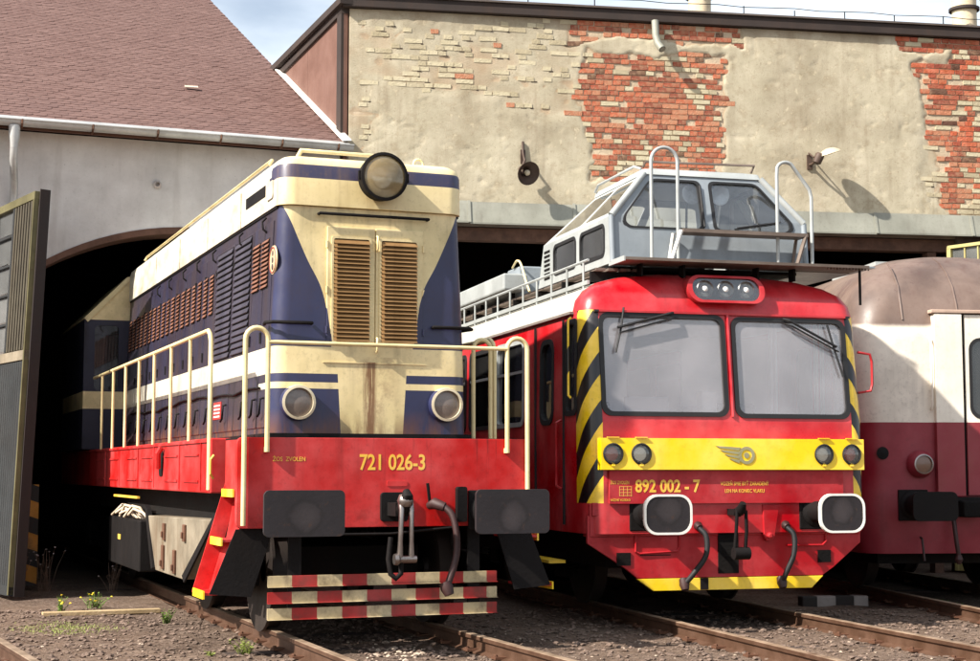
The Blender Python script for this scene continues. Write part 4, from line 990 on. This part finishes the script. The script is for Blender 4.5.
# inside of the driving cab
M_in = mat('cab_interior_grey', (222, 220, 222), .7, var=.08, dirt=.15)
ib = MB().plate([(-1.40, 1.0), (1.40, 1.0), (1.40, 3.0), (-1.40, 3.0)], [rrect(-.3, .35, 1.05, 2.85, .03)], fz, 2.62, 2.66).build('rear_bulkhead', M_in, rbody)
MB().box(-1.42, 1.42, .62, 14.5, .95, 1.0).build('cab_floor', M_dark, rbody)
MB().box(-1.38, 1.38, .66, 1.05, 1.2, 1.98).build('driving_desk', mat('desk_grey', (160, 160, 166), .6), rbody, bevel=.03)
MB().box(-.24, -.08, .69, .84, 1.99, 2.30).build('instrument_box', mat('pale_instrument', (214, 214, 210), .5), rbody, bevel=.01)
MB().box(-.42, -.245, .75, .9, 1.985, 2.16).build('instrument_box', mat('desk_dark', (60, 60, 66), .6), rbody, bevel=.01)
MB().box(-1.05, -.60, .68, .70, 1.99, 2.24).build('paper_screen', mat('desk_paper', (110, 108, 120), .6), rbody)
for x in (.60, .65, 1.1, 1.17): MB().box(x, x+.022, .90, .95, 1.2, 3.05).build('cab_post', M_lightgrey, rbody)
for x in (-.95, .7):
    st_ = MB().box(x-.25, x+.25, 1.6, 2.0, 1.40, 1.52).build('driver_seat', M_dark, rbody, bevel=.03); MB().box(x-.24, x+.24, 2.0, 2.1, 1.5, 2.25).build('seat_back', M_dark, st_, bevel=.03)
MB().plate([(1.10, 2.78), (1.26, 2.78), (1.26, 2.90), (1.10, 2.90)], [], fp, .03, .034).build('windscreen_card', M_white, rbody)
# yellow lamp band
M_bandy = mat('band_yellow', (250, 208, 14), .36, var=.06, dirt=.3, dirtcol=(130, 92, 10))
bd = MB().plate([(-1.37, 1.535), (1.385, 1.535), (1.385, 1.835), (-1.37, 1.835)], [circ(x, 1.685, .098) for x in (-1.25, -.965, .945, 1.245)], fz, .47, .56).build('lamp_band', M_bandy, rc, bevel=.004)
for i, x in enumerate((-1.25, -.965, .945, 1.245)):
    q = MB().lathe([(.098, .0), (.103, .012), (.092, .018), (.088, -.01), (.06, -.04), (.001, -.06)], (x, .47, 1.685), (0, -1, 0), 28).build('lamp_housing', M_rubber, bd, smooth=40)
    red_ = i in (0, 3)
    MB().lathe([(.075, -.03), (.04, -.05), (.001, -.055)], (x, .475, 1.685), (0, -1, 0), 24).build('reflector', mat('red_reflector', (150, 24, 30), .25, .3, dirt=.1) if red_ else M_reflector, q, smooth=60)
    MB().lathe([(.088, .004), (.06, .016), (.001, .024)], (x, .47, 1.685), (0, -1, 0), 24).build('lens', M_lens, q, smooth=60)
    MB().box(x-.018, x+.018, .455, .47, 1.57, 1.595).build('latch', M_bandy, q)
    MB().box(x-.06, x+.06, .45, .47, 1.838, 1.846).build('clip', M_bandy, q)
# winged wheel emblem
M_emb = mat('dull_silver_emblem', (166, 160, 120), .4, .4, dirt=.2)
eb = MB().plate(circ(.12, 1.675, .085, 24), [circ(.12, 1.675, .055, 20)], fz, .463, .4695).build('wheel_emblem', M_emb, bd)
MB().plate(circ(.12, 1.675, .028, 14), [], fz, .463, .4695).build('emblem_hub', M_emb, eb)
for i in range(4): MB().plate([(-.20+.045*i, 1.765-.04*i), (.06, 1.75-.04*i), (.04, 1.72-.04*i), (-.16+.045*i, 1.745-.04*i)], [], fz, .462, .4695).build('emblem_wing', M_emb, eb)
# number panel and skirt
MB().plate([(-1.27, 1.215), (1.18, 1.215), (1.18, 1.53), (-1.27, 1.53)], [], fz, .52, .555).build('number_panel', M_red2, rc, bevel=.004)
text('892 002 - 7', .165, M_num, rc, (-1.01, .5185, 1.325), sx=.86, bold=.004, name='number_lettering')
text('VOZEŇ SMIE BYŤ ZARADENÝ', .052, M_num, rc, (.06, .5185, 1.385), sx=.74, name='notice_lettering', align='CENTER').location.x = .12
text('LEN NA KONIEC VLAKU', .052, M_num, rc, (.12, .5185, 1.315), sx=.74, name='notice_lettering', align='CENTER')
text('ŽOS ZVOLEN', .045, M_num, rc, (-1.26, .5185, 1.40), sx=.7, name='works_lettering')
for i in range(4): MB().box(-1.17, -1.05, .518, .5195, 1.29+i*.028, 1.294+i*.028).build('table_line', M_num, rc)
for i in range(4): MB().box(-1.17+i*.04, -1.166+i*.04, .5172, .5178, 1.285, 1.38).build('table_line', M_num, rc)
text('VÁŽENÉ VOZIDLO', .03, M_num, rc, (-1.26, .5185, 1.24), sx=.8, name='works_lettering')
MB().box(-1.44, 1.40, .60, .80, .90, 1.22).build('headstock', M_red2, rc, bevel=.01)
MB().box(-1.42, -.95, .575, .60, 1.10, 1.225).build('step_ledge', M_red2, rc, bevel=.006)
MB().box(-.82, .82, .585, .60, 1.02, 1.21).build('upper_beam', M_red2, rc, bevel=.006)
sk = MB().plate([(-1.46, 1.10), (-1.46, .84), (-1.08, .60), (-.96, .505), (.98, .505), (1.10, .58), (1.40, .82), (1.40, 1.10)], [], fz, .61, .65).build('skirt', M_red2, rc, bevel=.004)
MB().plate([(-.965, .50), (-.80, .385), (.86, .385), (.985, .50)], [], fz, .605, .65).build('skirt_edge', M_yellow, sk, bevel=.003)
for z, a, b in ((.90, -1.36, -.55), (.72, -.93, -.62)): MB().box(a, b, .604, .611, z, z+.008).build('skirt_seam', M_dark, sk)
MB().tube([(-.98, .60, .95), (-.98, .60, .76), (-.94, .60, .74), (-.55, .60, .76), (-.53, .60, .80), (-.53, .6, .95)], .012, 6).build('skirt_hatch', M_red2, sk)
MB().tube([(.60, .60, .80), (.98, .60, .80), (1.02, .60, .84), (1.02, .6, .95)], .012, 6).build('skirt_hatch', M_red2, sk)
for x in (-1.10, 1.0): MB().box(x-.07, x+.07, .598, .611, .63, .75).build('skirt_opening', M_under, sk)
MB().box(-.13, .08, .594, .611, .54, .95).build('coupler_pocket', M_under, sk)
for s in (-1, 1): buffer(rc, s*.885, 1.125, .45, .345, .115, M_bufplate, .58, M_white, .07)
ck = MB().box(-.05, .05, .40, .6, 1.10, 1.16).tube([(0, .42, 1.13), (0, .34, 1.16), (0, .30, 1.22)], [.05, .05, .03], 10).build('draw_hook', M_dark, rc, smooth=40)
for x in (-.04, .05): MB().tube([(x, .35, 1.15), (x*1.2, .36, .95), (x*1.2, .40, .76)], .018, 8).build('screw_link', M_dark, ck, smooth=60)
MB().lathe([(.06, -.08), (.06, .08)], (0.02, .40, .74), (1, 0, 0), 12).build('trunnion', M_dark, ck, smooth=40)
MB().plate([(.32, 1.20), (.50, 1.20), (.44, .88), (.41, .85), (.36, .85), (.33, .90)], [], fz, .545, .60).build('lever_arm', M_red2, rc, bevel=.008)
MB().lathe([(.03, 0), (.03, .03), (.015, .04)], (.385, .548, .9), (0, -1, 0), 12).build('lever_pin', M_red2, rc)
for x0, x1 in ((-.36, -.50), (.56, .52)):
    hz_ = MB().lathe([(.035, -.03), (.045, 0), (.03, .05)], (x0, .55, 1.0), (0, -1, -.4), 12).build('brake_cock', M_hose, rc, smooth=40)
    MB().tube(cr([(x0, .52, .98), (x0+.05, .47, .90), (x0+.04, .46, .72), ((x0+x1)/2, .50, .55), (x1, .55, .45)]), .026, 10).build('brake_hose', M_rubber, hz_, smooth=60)
    MB().lathe([(.045, -.06), (.05, 0), (.035, .05)], (x1, .56, .44), (0, -.4, -1), 12).build('hose_head', M_hose, hz_, smooth=40)
MB().box(-.32, -.24, .59, .604, .39, .5).build('edge_gap', M_dark, sk)
# roof headlights
hb = MB().plate(rrect(-.41, .41, 3.17, 3.45, .135, 8), [rrect(-.36, .36, 3.195, 3.425, .11, 8)], lambda a, b, d: (a+.02, d+.68+(b-3.2)*.35, b), -.06, .14).build('roof_lamp_housing', M_red2, rc, smooth=40)
MB().plate(rrect(-.37, .37, 3.19, 3.43, .115, 8), [], lambda a, b, d: (a+.02, d+.68+(b-3.2)*.35, b), .04, .05).build('housing_back', M_rubber, hb)
MB().plate(rrect(-.36, .36, 3.197, 3.423, .11, 8), [], lambda a, b, d: (a+.02, d+.68+(b-3.2)*.35, b), -.045, -.041).build('housing_glass', glass('roof_lamp_glass', (220, 220, 220), .05, (200, 200, 200), .02, .95), hb)
for x in (-.20, .02, .24):
    MB().lathe([(.088, .005), (.092, .02), (.082, .028), (.07, -.005), (.001, -.05)], (x, .70, 3.305), (0, -1, .05), 24).build('roof_lamp', M_reflector, hb, smooth=40)
    MB().lathe([(.03, -.01), (.035, .02), (.02, .035), (.001, .04)], (x, .70, 3.305), (0, -1, .05), 14).build('bulb', M_white, hb, smooth=60)
# roof walkway rail along the left edge
ur = -1.30
wl_ = MB().tube([(ur, 1.0, 3.60), (ur, 9, 3.60)], .014, 6).build('walkway_rail', M_lightgrey, rc)
v = 1.15
while v < 9:
    MB().tube([(ur, v, 3.59), (ur, v, 3.30)], .012, 6).build('walkway_post', M_lightgrey, wl_); v += .52
MB().box(ur-.012, ur+.012, 1.0, 9, 3.36, 3.40).build('walkway_kick_strip', M_lightgrey, wl_)
for i in range(4): MB().box(-1.22+i*.13, -1.12+i*.13, 1.0, 9, 3.50, 3.525).build('walkway_plank', M_greydk, wl_)
for i in range(9): MB().box(-1.24, -.70, 1.1+i*.9, 1.14+i*.9, 3.40, 3.50).build('walkway_support', M_dark, wl_)
# platform in front of the cupola
pf = MB().box(-1.05, 1.55, .62, 1.02, 3.565, 3.58)
pf = pf.build('platform', M_greydk, rc)
for a in ((-1.06, 1.56, .60, .62), (-1.06, 1.56, 1.02, 1.035)): MB().box(a[0], a[1], a[2], a[3], 3.562, 3.59).build('platform_edge', M_greydk, pf)
MB().box(-1.075, -1.06, .60, 1.035, 3.55, 3.60).build('platform_edge', M_lightgrey, pf)
MB().box(1.03, 1.66, .66, 2.4, 3.575, 3.592).build('side_platform', M_grey, pf)
for i in range(14): MB().box(1.12+i*.035, 1.125+i*.035, .64, .66, 3.545, 3.59).build('grating_bar', M_greydk, pf)
for x in (-.8, -.35, .45, .85): MB().box(x, x+.02, .86, .98, 3.44, 3.565).build('platform_bracket', M_dark, pf)
MB().box(1.50, 1.52, .7, .72, 3.2, 3.56).build('platform_bracket', M_dark, pf)
# cupola
cpa = MB()
k0, k1, k2 = 3.585, 4.06, 4.53            # base, knee, top heights
F0, F1, F2 = .98, 1.02, 1.17              # front depth at those heights
B0, B1, B2 = 3.45, 3.25, 2.60
HW0, HW2 = 1.05, .64
cu = empty('x', (0, 0, 0)); bpy.data.objects.remove(cu)
def cf(u, z, d): 
    v = F0+(F1-F0)*(z-k0)/(k1-k0) if z < k1 else F1+(F2-F1)*(z-k1)/(k2-k1)
    return (u, v+d, z)
def rpoly(pts, r, n=4):
    out = []; m = len(pts)
    for i in range(m):
        p = Vector((*pts[i], 0)); a = (Vector((*pts[i-1], 0))-p).normalized(); b = (Vector((*pts[(i+1) % m], 0))-p).normalized()
        for j in range(n+1):
            t = j/n; q = p+a*r*(1-t)**2+b*r*t**2; out.append((q.x, q.y))
    return out
wl1 = rpoly([(-.055, 3.95), (-.055, 4.47), (-.58, 4.47), (-.93, 4.04), (-.90, 3.95)], .07)
wl2 = [(-a, b) for a, b in wl1[::-1]]
cup = MB().plate([(-HW0, k0), (HW0, k0), (HW0, k1), (HW2, k2), (-HW2, k2), (-HW0, k1)], [wl1, wl2], cf, 0, .035).build('cupola', M_grey, rc)
for wq in (wl1, wl2):
    cx = sum(p[0] for p in wq)/len(wq); cz = sum(p[1] for p in wq)/len(wq)
    sc_ = lambda f: [(cx+(a-cx)*f, cz+(b-cz)*f) for a, b in wq]
    fr_ = MB().plate(sc_(1.03), [sc_(.955)], cf, -.008, .02).build('window_seal', M_rubber, cup)
    MB().plate(sc_(1.0), [], cf, .012, .015).build('window', M_glass3, fr_)
for s in (-1, 1):
    hol = [rrect(1.22, 1.98, 3.68, 4.0, .08), rrect(2.12, 2.88, 3.68, 4.0, .08)]
    MB().plate([(F0, k0), (B0, k0), (B1, k1), (F1, k1)], hol, side, s*HW0, s*(HW0-.03)).build('cupola_side', M_lightgrey, cup)
    for h in hol:
        x0, x1 = min(p[0] for p in h), max(p[0] for p in h)
        q = MB().plate(rrect(x0-.015, x1+.015, 3.665, 4.015, .09), [rrect(x0+.02, x1-.02, 3.70, 3.98, .07)], side, s*(HW0+.006), s*(HW0-.02)).build('window_seal', M_rubber, cup)
        MB().plate(h, [], side, s*(HW0-.01), s*(HW0-.013)).build('window', M_glass3, q)
    A, B, D, E_ = (s*HW0, F1, k1), (s*HW0, B1, k1), (s*HW2, B2, k2), (s*HW2, F2, k2)
    hh = [rrect(.06, .44, .12, .9, .04), rrect(.50, .93, .12, .9, .04)]
    MB().qplate(A, B, D, E_, hh, .02).build('cupola_slope', M_lightgrey, cup)
    for h in hh: MB().qplate(A, B, D, E_, [], .004, outer=h).build('window', M_glass3, cup)
    MB().tube([(s*HW0, F1, k1), (s*HW2, F2, k2)], .035, 8).build('corner_post', M_lightgrey, cup, smooth=60)
    MB().tube([(s*HW0, F0, k0), (s*HW0, F1, k1)], .03, 8).build('corner_post', M_grey, cup, smooth=60)
MB().add([(-HW0, B0, k0), (HW0, B0, k0), (HW0, B1, k1), (HW2, B2, k2), (-HW2, B2, k2), (-HW0, B1, k1)], [(0,1,2,5)]).build('cupola_back', M_lightgrey, cup)
MB().qplate((-HW0, B1, k1), (HW0, B1, k1), (HW2, B2, k2), (-HW2, B2, k2), [rrect(.1, .47, .12, .88, .05), rrect(.53, .9, .12, .88, .05)], .02).build('cupola_back', M_lightgrey, cup)
MB().stack([(k2-.01, HW2+.02, F2-.02, .05), (k2+.05, HW2, F2+.01, .05), (k2+.075, HW2-.1, F2+.1, .05)], B2+.03).build('cupola_roof', M_lightgrey, cup, smooth=50)
MB().tube([(-.60, 1.3, 4.62), (-.60, 1.22, 4.66), (.60, 1.22, 4.68), (.60, 1.3, 4.62)], .014, 6).build('roof_handrail', M_greydk, cup, smooth=60)
MB().tube([(-.62, 1.3, 4.60), (-.66, 1.4, 4.64), (-.66, 2.5, 4.64), (-.66, 2.6, 4.58)], .014, 6).build('roof_handrail', M_lightgrey, cup, smooth=60)
for i in range(7): MB().box(-HW0-.006, -HW0-.001, 3.02, 3.22, 3.66+i*.05, 3.685+i*.05).build('vent_slot', M_dark, cup)
MB().box(-1.0, 1.0, 1.1, 3.3, 3.53, 3.56).build('cupola_floor', M_dark, cup)
MB().box(-.35, .35, 1.9, 2.4, 3.56, 4.0).build('observer_seat', M_dark, cup, bevel=.05)
MB().tube([(.45, 1.5, 3.56), (.45, 1.45, 4.35), (.62, 1.45, 4.42), (.75, 1.5, 4.3), (.75, 1.6, 3.56)], .025, 8).build('inner_frame', M_greydk, cup, smooth=60)
for x in (-.09, .22):
    sq = MB().lathe([(.04, -.05), (.10, -.01), (.108, .02), (.098, .022), (.06, .012), (.001, .0)], (x, 1.26, 4.36), (0, -1, -.05), 24).build('search_lamp', mat('frosted_lamp_face', (214, 218, 220), .25, .2, dirt=.1), cup, smooth=50)
    MB().tube([(x, 1.38, 4.33), (x, 1.40, 3.95)], .012, 6).build('lamp_stem', M_dark, sq)
MB().tube([cf(-.06, 4.42, -.02), cf(-.06, 3.98, -.02)], .011, 6).build('wiper', M_rubber, cup)
MB().tube([cf(.78, 4.06, -.02), cf(.30, 3.98, -.02)], .011, 6).build('wiper', M_rubber, cup)
# step board with diagonal brackets
sb = MB().box(-.40, .95, .72, .94, 3.875, 3.90).build('step_board', M_greydk, cup)
for i in range(6): MB().box(-.40, .95, .725+i*.036, .74+i*.036, 3.901, 3.912).build('step_tread_bar', M_greydk, sb)
for x in (-.42, .93):
    MB().tube([(x, .74, 3.89), (x-.12, .70, 3.585)], .022, 6).tube([(x, .95, 3.89), (x-.05, .95, 3.585)], .018, 6).build('step_bracket', M_white if x < 0 else M_greydk, sb)
# tall hoops beside the cupola
def hoop2(u0, u1, v0, z0, ztop, m):
    r = (u1-u0)/2; mid = (u0+u1)/2
    MB().tube([(u0, v0, z0)]+[(mid-r*math.cos(t), v0, ztop-r+r*math.sin(t)) for t in [R(a) for a in range(0, 181, 15)]]+[(u1, v0, z0)], .018, 10).build('access_hoop', m, rc, smooth=60)
hoop2(-.70, -.42, .82, 3.59, 4.73, M_lightgrey)
MB().tube([(.66, .82, 3.59), (.66, .82, 4.50)]+[(.76-.10*math.cos(R(a)), .82, 4.56+.09*math.sin(R(a))) for a in range(20, 130, 18)]+[(1.02, .82, 4.38), (1.04, .82, 4.30), (1.04, .82, 3.59)], .018, 10).build('access_hoop', M_lightgrey, rc, smooth=60)
# roof equipment further back
eq = MB().box(-1.0, .2, 4.4, 4.9, 3.60, 3.98).build('equipment_box', M_grey, rc, bevel=.02)
MB().box(-1.25, -.95, 4.2, 8, 3.66, 3.86).build('equipment_duct', M_lightgrey, rc, bevel=.02)
MB().tube(cr([(-1.02, 4.6, 3.98), (-1.04, 4.35, 4.03), (-1.05, 4.15, 3.97), (-1.05, 3.95, 3.75), (-1.05, 3.8, 3.6)]), .014, 6).build('equipment_pipe', M_cream, rc, smooth=60)
MB().box(-.9, .9, 5.2, 9, 3.70, 3.76).build('roof_rack', M_lightgrey, rc)
for i in range(5): MB().box(-1.06, -1.02, 4.5+i*.7, 4.54+i*.7, 3.52, 3.66).build('duct_bracket', M_dark, rc)
for s in (-1,): MB().box(-1.62, -1.45, 1.3, 2.2, .62, .65).build('door_step', M_yellow, rc)
bogie(rc, 2.6, 2.6, .42, .98, M_under)
MB().box(-1.2, 1.2, .85, 14, .6, .93).build('underframe', M_under, rc)
bogie(rc, 10.5, 2.6, .42, .98, M_under)

# ============================================================ COACH WITH BROWN ROOF
co_ = empty('passenger_coach', T0.w(0, 0), T0.a)
tag(co_, 'cream and dark red coach with domed brown roof at the right edge', 'coach')
def cofn(nt, x, y, z, co):
    zz = z + (tnoise(nt, co, 2.0, 5)-.5)*.06
    c = mixc(nt, (z > 2.06), lin((132, 22, 40)), lin((226, 216, 200)))
    rfm = zz.ss(3.10, 3.17)
    br = mixc(nt, tnoise(nt, co, 2.2, 6).ss(.35, .7), lin((112, 94, 84)), lin((88, 73, 66)))
    br = mixc(nt, tnoise(nt, co, 5, 6, .7).ss(.62, .70)*.7, br, lin((70, 44, 38)))
    return mixc(nt, rfm, c, br)
M_coach = mat('faded_coach_livery', rough=.48, var=.14, dirt=.55, dirtcol=(72, 40, 36), colfn=cofn, bump=.05, bscale=5)
cl_ = [(.62, 1.40, .68, .28), (1.0, 1.45, .64, .30), (2.06, 1.46, .62, .30), (3.05, 1.46, .62, .30), (3.2, 1.45, .645, .32), (3.35, 1.41, .70, .36), (3.5, 1.32, .80, .42), (3.63, 1.17, .95, .5), (3.73, .97, 1.12, .55), (3.80, .72, 1.32, .5), (3.84, .4, 1.6, .3), (3.85, .1, 1.9, .08)]
cl_ = [(z if z < 3.2 else 3.2+(z-3.2)*1.32, a_, b_, c_) for z, a_, b_, c_ in cl_]
cbody = MB().stack(cl_, 16, N=8).build('body', M_coach, co_, smooth=35)
MB().box(-.655, .655, .545, .66, 3.27, 3.31).build('door_hood', mat('coach_trim', (176, 150, 132), .6, dirt=.4), co_, bevel=.008)
M_cw = mat('coach_door_paint', rough=.45, var=.08, dirt=.4, dirtcol=(120, 84, 60), colfn=lambda nt, x, y, z, co: mixc(nt, (z > 2.06), lin((132, 22, 40)), lin((230, 222, 206))))
for s in (-1, 1):
    x0, x1 = sorted((s*.62, s*.30)); MB().plate([(x0, 1.24), (x1, 1.24), (x1, 3.265), (x0, 3.265)], [], fz, .555, .66).build('gangway_post', M_cw, co_, bevel=.012)
    MB().tube([(s*.66, .60, 2.2), (s*.66, .56, 2.25), (s*.66, .56, 2.95), (s*.66, .60, 3.0)], .014, 6).build('grab_rail', M_cw, co_, smooth=60)
dr_ = MB().plate([(-.26, 1.26), (.26, 1.26), (.26, 3.255), (-.26, 3.255)], [rrect(-.20, .20, 2.12, 2.98, .12)], fz, .575, .61).build('end_door', M_cw, co_)
MB().plate(rrect(-.21, .21, 2.11, 2.99, .12), [], fz, .59, .595).build('door_window', M_glass2, dr_)
MB().plate(rrect(-.22, .22, 2.10, 3.0, .13), [rrect(-.185, .185, 2.135, 2.965, .11)], fz, .568, .58).build('window_seal', M_rubber, dr_)
for s in (-1, 1): MB().box(s*.28-.018, s*.28+.018, .60, .625, 1.26, 3.25).build('door_gap', M_dark, co_)
MB().box(-.66, .66, .50, .66, 1.20, 1.238).build('door_sill', M_dark, co_)
for s in (-1, 1):
    lp = MB().lathe([(.15, -.06), (.15, .04), (.12, .10), (.105, .12), (.10, .10)], (s*.80, .62, 1.60), (0, -1, 0), 28).build('tail_lamp', M_coach, co_, smooth=40)
    MB().lathe([(.105, .115), (.11, .125), (.095, .13), (.092, .11)], (s*.80, .62, 1.60), (0, -1, 0), 28).build('lamp_rim', M_chrome, lp, smooth=40)
    MB().lathe([(.094, .112), (.05, .122), (.001, .126)], (s*.80, .62, 1.60), (0, -1, 0), 24).build('lens', mat('brown_lamp_lens', (112, 82, 64), .3, dirt=.3, coat=.4), lp, smooth=60)
    b = buffer(co_, s*.885, 1.15, .50, .31, .07, M_dark, .64, None, .085, M_dark)
    MB().lathe([(.02, 0), (.06, .01), (.07, .04), (.0, .05)], (s*1.22, .66, 1.72), (0, -1, 0), 16).build('socket', M_dark, co_)
MB().tube([(-.45, .58, 1.06), (-.47, .52, 1.02), (-.45, .5, .75), (-.42, .52, .60)], .025, 8).build('brake_hose', M_hose, co_, smooth=60)
MB().lathe([(.03, -.05), (.045, 0), (.02, .05)], (-.42, .52, .56), (0, 0, -1), 10).build('hose_head', M_hose, co_)
MB().box(-.40, -.14, .40, .62, 1.02, 1.20).build('coupler_socket', M_under, co_, bevel=.02)
MB().tube([(-.82, .6, .8), (-.82, .55, .78), (-.82, .5, .55)], .014, 6).build('drain_pipe', M_hose, co_)
MB().tube([(0, .3, 1.1), (0, .62, 1.1)], .06, 10).build('draw_hook', M_dark, co_)
for u, dv_ in ((-.95, 0), (-.3, .0)):
    pts = []
    for z, hw, vf, r_ in cl_[4:10]:
        if abs(u) < hw: pts.append((u*(.98 if z > 3.5 else 1), vf-.004+.0, z))
    MB().tube(pts, .010, 6).build('roof_weld', M_coach, cbody, smooth=60)
MB().box(-.5, .45, 2.6, 4.2, 4.05, 4.12).build('roof_ventilator', M_lightgrey, co_)
bogie(co_, 2.6, 2.5, .44, .98, M_under)
MB().box(-1.2, 1.2, .9, 15, .50, .63).build('underframe', M_under, co_)

# ============================================================ SMALL THINGS ON THE GROUND
M_plank = mat('bleached_plank', (176, 152, 112), .85, var=.2, dirt=.5, dirtcol=(80, 60, 44), streak=(.6, 12, 12), bump=.4, bscale=20)
q1 = ground_at(42, 617); q2 = ground_at(160, 613)
pk = MB(); dd = q2-q1; ln = dd.length
pk.box(0, ln, -.06, .06, 0, .045); pk.v = [(x, y+.012*math.sin(x*2.2), z) for x, y, z in pk.v]
o = pk.build('timber_plank', M_plank, bevel=.006); o.location = (q1.x, q1.y, gz(q1.x, q1.y)+.0); o.rotation_euler = (0, 0, math.atan2(dd.y, dd.x))
tag(o, 'bleached timber plank lying on the gravel at lower left', 'plank')
def kbfn(nt, x, y, z, co): return mixc(nt, ((x/.44+.1).frac() > .5), lin((36, 30, 28)), lin((140, 130, 124)))
q1 = ground_at(800, 606); q2 = ground_at(866, 605); dd = q2-q1
kb = MB().box(0, dd.length, -.08, .08, -.02, .11).build('kerb_beam', mat('chipped_black_white_paint', rough=.8, dirt=.4, colfn=kbfn), bevel=.015)
kb.location = (q1.x, q1.y, 0); kb.rotation_euler = (0, 0, math.atan2(dd.y, dd.x)); tag(kb, 'low black and white striped beam between railcar and coach tracks', 'kerb')
# weeds
M_leaf = [mat('weed_leaf', (96, 122, 40), .7, var=.3, scale=9, dirt=.1), mat('weed_leaf_pale', (138, 150, 70), .7, var=.25, scale=9, dirt=.1), mat('dry_weed', (122, 96, 78), .8, var=.3, scale=9, dirt=.2)]
M_flow = mat('yellow_blossom', (240, 206, 30), .7, var=.1, dirt=0); M_flw = mat('pale_seed_head', (206, 190, 186), .8, var=.1, dirt=0)
def weed(px, py, h, n, spread, mi, label, flower=None, nf=6):
    p = ground_at(px, py); rt = empty('weed', (p.x, p.y, gz(p.x, p.y)), random.random()*6); tag(rt, label, 'weed', 'weeds on the gravel')
    st = MB(); lf = MB(); tips = []
    for i in range(n):
        a = random.random()*2*PI; lean = random.random()*spread; hh = h*random.uniform(.55, 1.05)
        b = Vector((random.uniform(-.3, .3)*spread, random.uniform(-.3, .3)*spread, -.02)); tip = b+Vector((math.cos(a)*lean, math.sin(a)*lean, hh))
        mid = (b+tip)/2+Vector((0, 0, hh*.12)); st.tube([b, mid, tip], [.004, .003, .002], 4); tips.append(tip)
        for j in range(9):
            t = random.uniform(.15, 1); c = b.lerp(tip, t)+Vector((0, 0, hh*.08)); an = random.random()*2*PI; l = random.uniform(.02, .05)*(1.2-t*.5); d = Vector((math.cos(an), math.sin(an), random.uniform(-.1, .7))).normalized(); s_ = d.cross(Vector((0, 0, 1))).normalized()*l*.28
            lf.add([c, c+d*l*.5+s_, c+d*l, c+d*l*.5-s_], [(0,1,2,3)])
    st.build('stem', M_leaf[mi], rt); lf.build('foliage', M_leaf[mi], rt)
    if flower:
        for t in tips[:nf]: MB().lathe([(.0, -.008), (.016, .0), (.0, .010)], t, (random.uniform(-.4, .4), random.uniform(-.4, .4), 1), 7).build('blossom', flower, rt)
weed(60, 612, .20, 16, .10, 0, 'leafy green weed at the left end of the timber plank', M_flow, 5)
weed(94, 609, .19, 26, .22, 0, 'widest green weed with yellow flowers behind the plank', M_flow, 9)
weed(167, 624, .16, 16, .10, 0, 'small bright green weed at the right end of the plank')
weed(246, 654, .15, 22, .13, 1, 'low pale green tuft beside the locomotive rail in the foreground')
weed(212, 655, .07, 8, .07, 1, 'tiny weed left of the foreground tuft')
weed(45, 590, .55, 18, .22, 2, 'tall dry weed at the foot of the gate post', M_flw, 12)
weed(14, 590, .5, 20, .30, 2, 'dry weeds below the open gate leaf', M_flw, 12)
weed(112, 592, .40, 12, .16, 2, 'dry weed with pale heads beside the locomotive', M_flw, 8)
weed(940, 606, .10, 16, .20, 0, 'green creeping weed beside the coach track')
weed(958, 608, .08, 12, .14, 0, 'smaller green weed nearest the right edge')
# short grass patch in front of the plank
gp_ = MB()
for _ in range(1500):
    p = ground_at(random.gauss(64, 24), 629+random.gauss(0, 2.6)); h = random.uniform(.008, .03); a = random.random()*PI
    dx, dy = math.cos(a)*.004, math.sin(a)*.004; z0 = gz(p.x, p.y)-.004; lx, ly = random.uniform(-.02, .02), random.uniform(-.02, .02)
    gp_.add([(p.x-dx, p.y-dy, z0), (p.x+dx, p.y+dy, z0), (p.x+lx, p.y+ly, z0+h)], [(0, 1, 2)])
tag(gp_.build('grass', M_leaf[1], kind='stuff'), 'patch of short yellowish grass in front of the plank')

# keep the tree at thing > part > sub-part
for o in list(bpy.data.objects):
    while o.parent and o.parent.parent and o.parent.parent.parent: o.parent = o.parent.parent
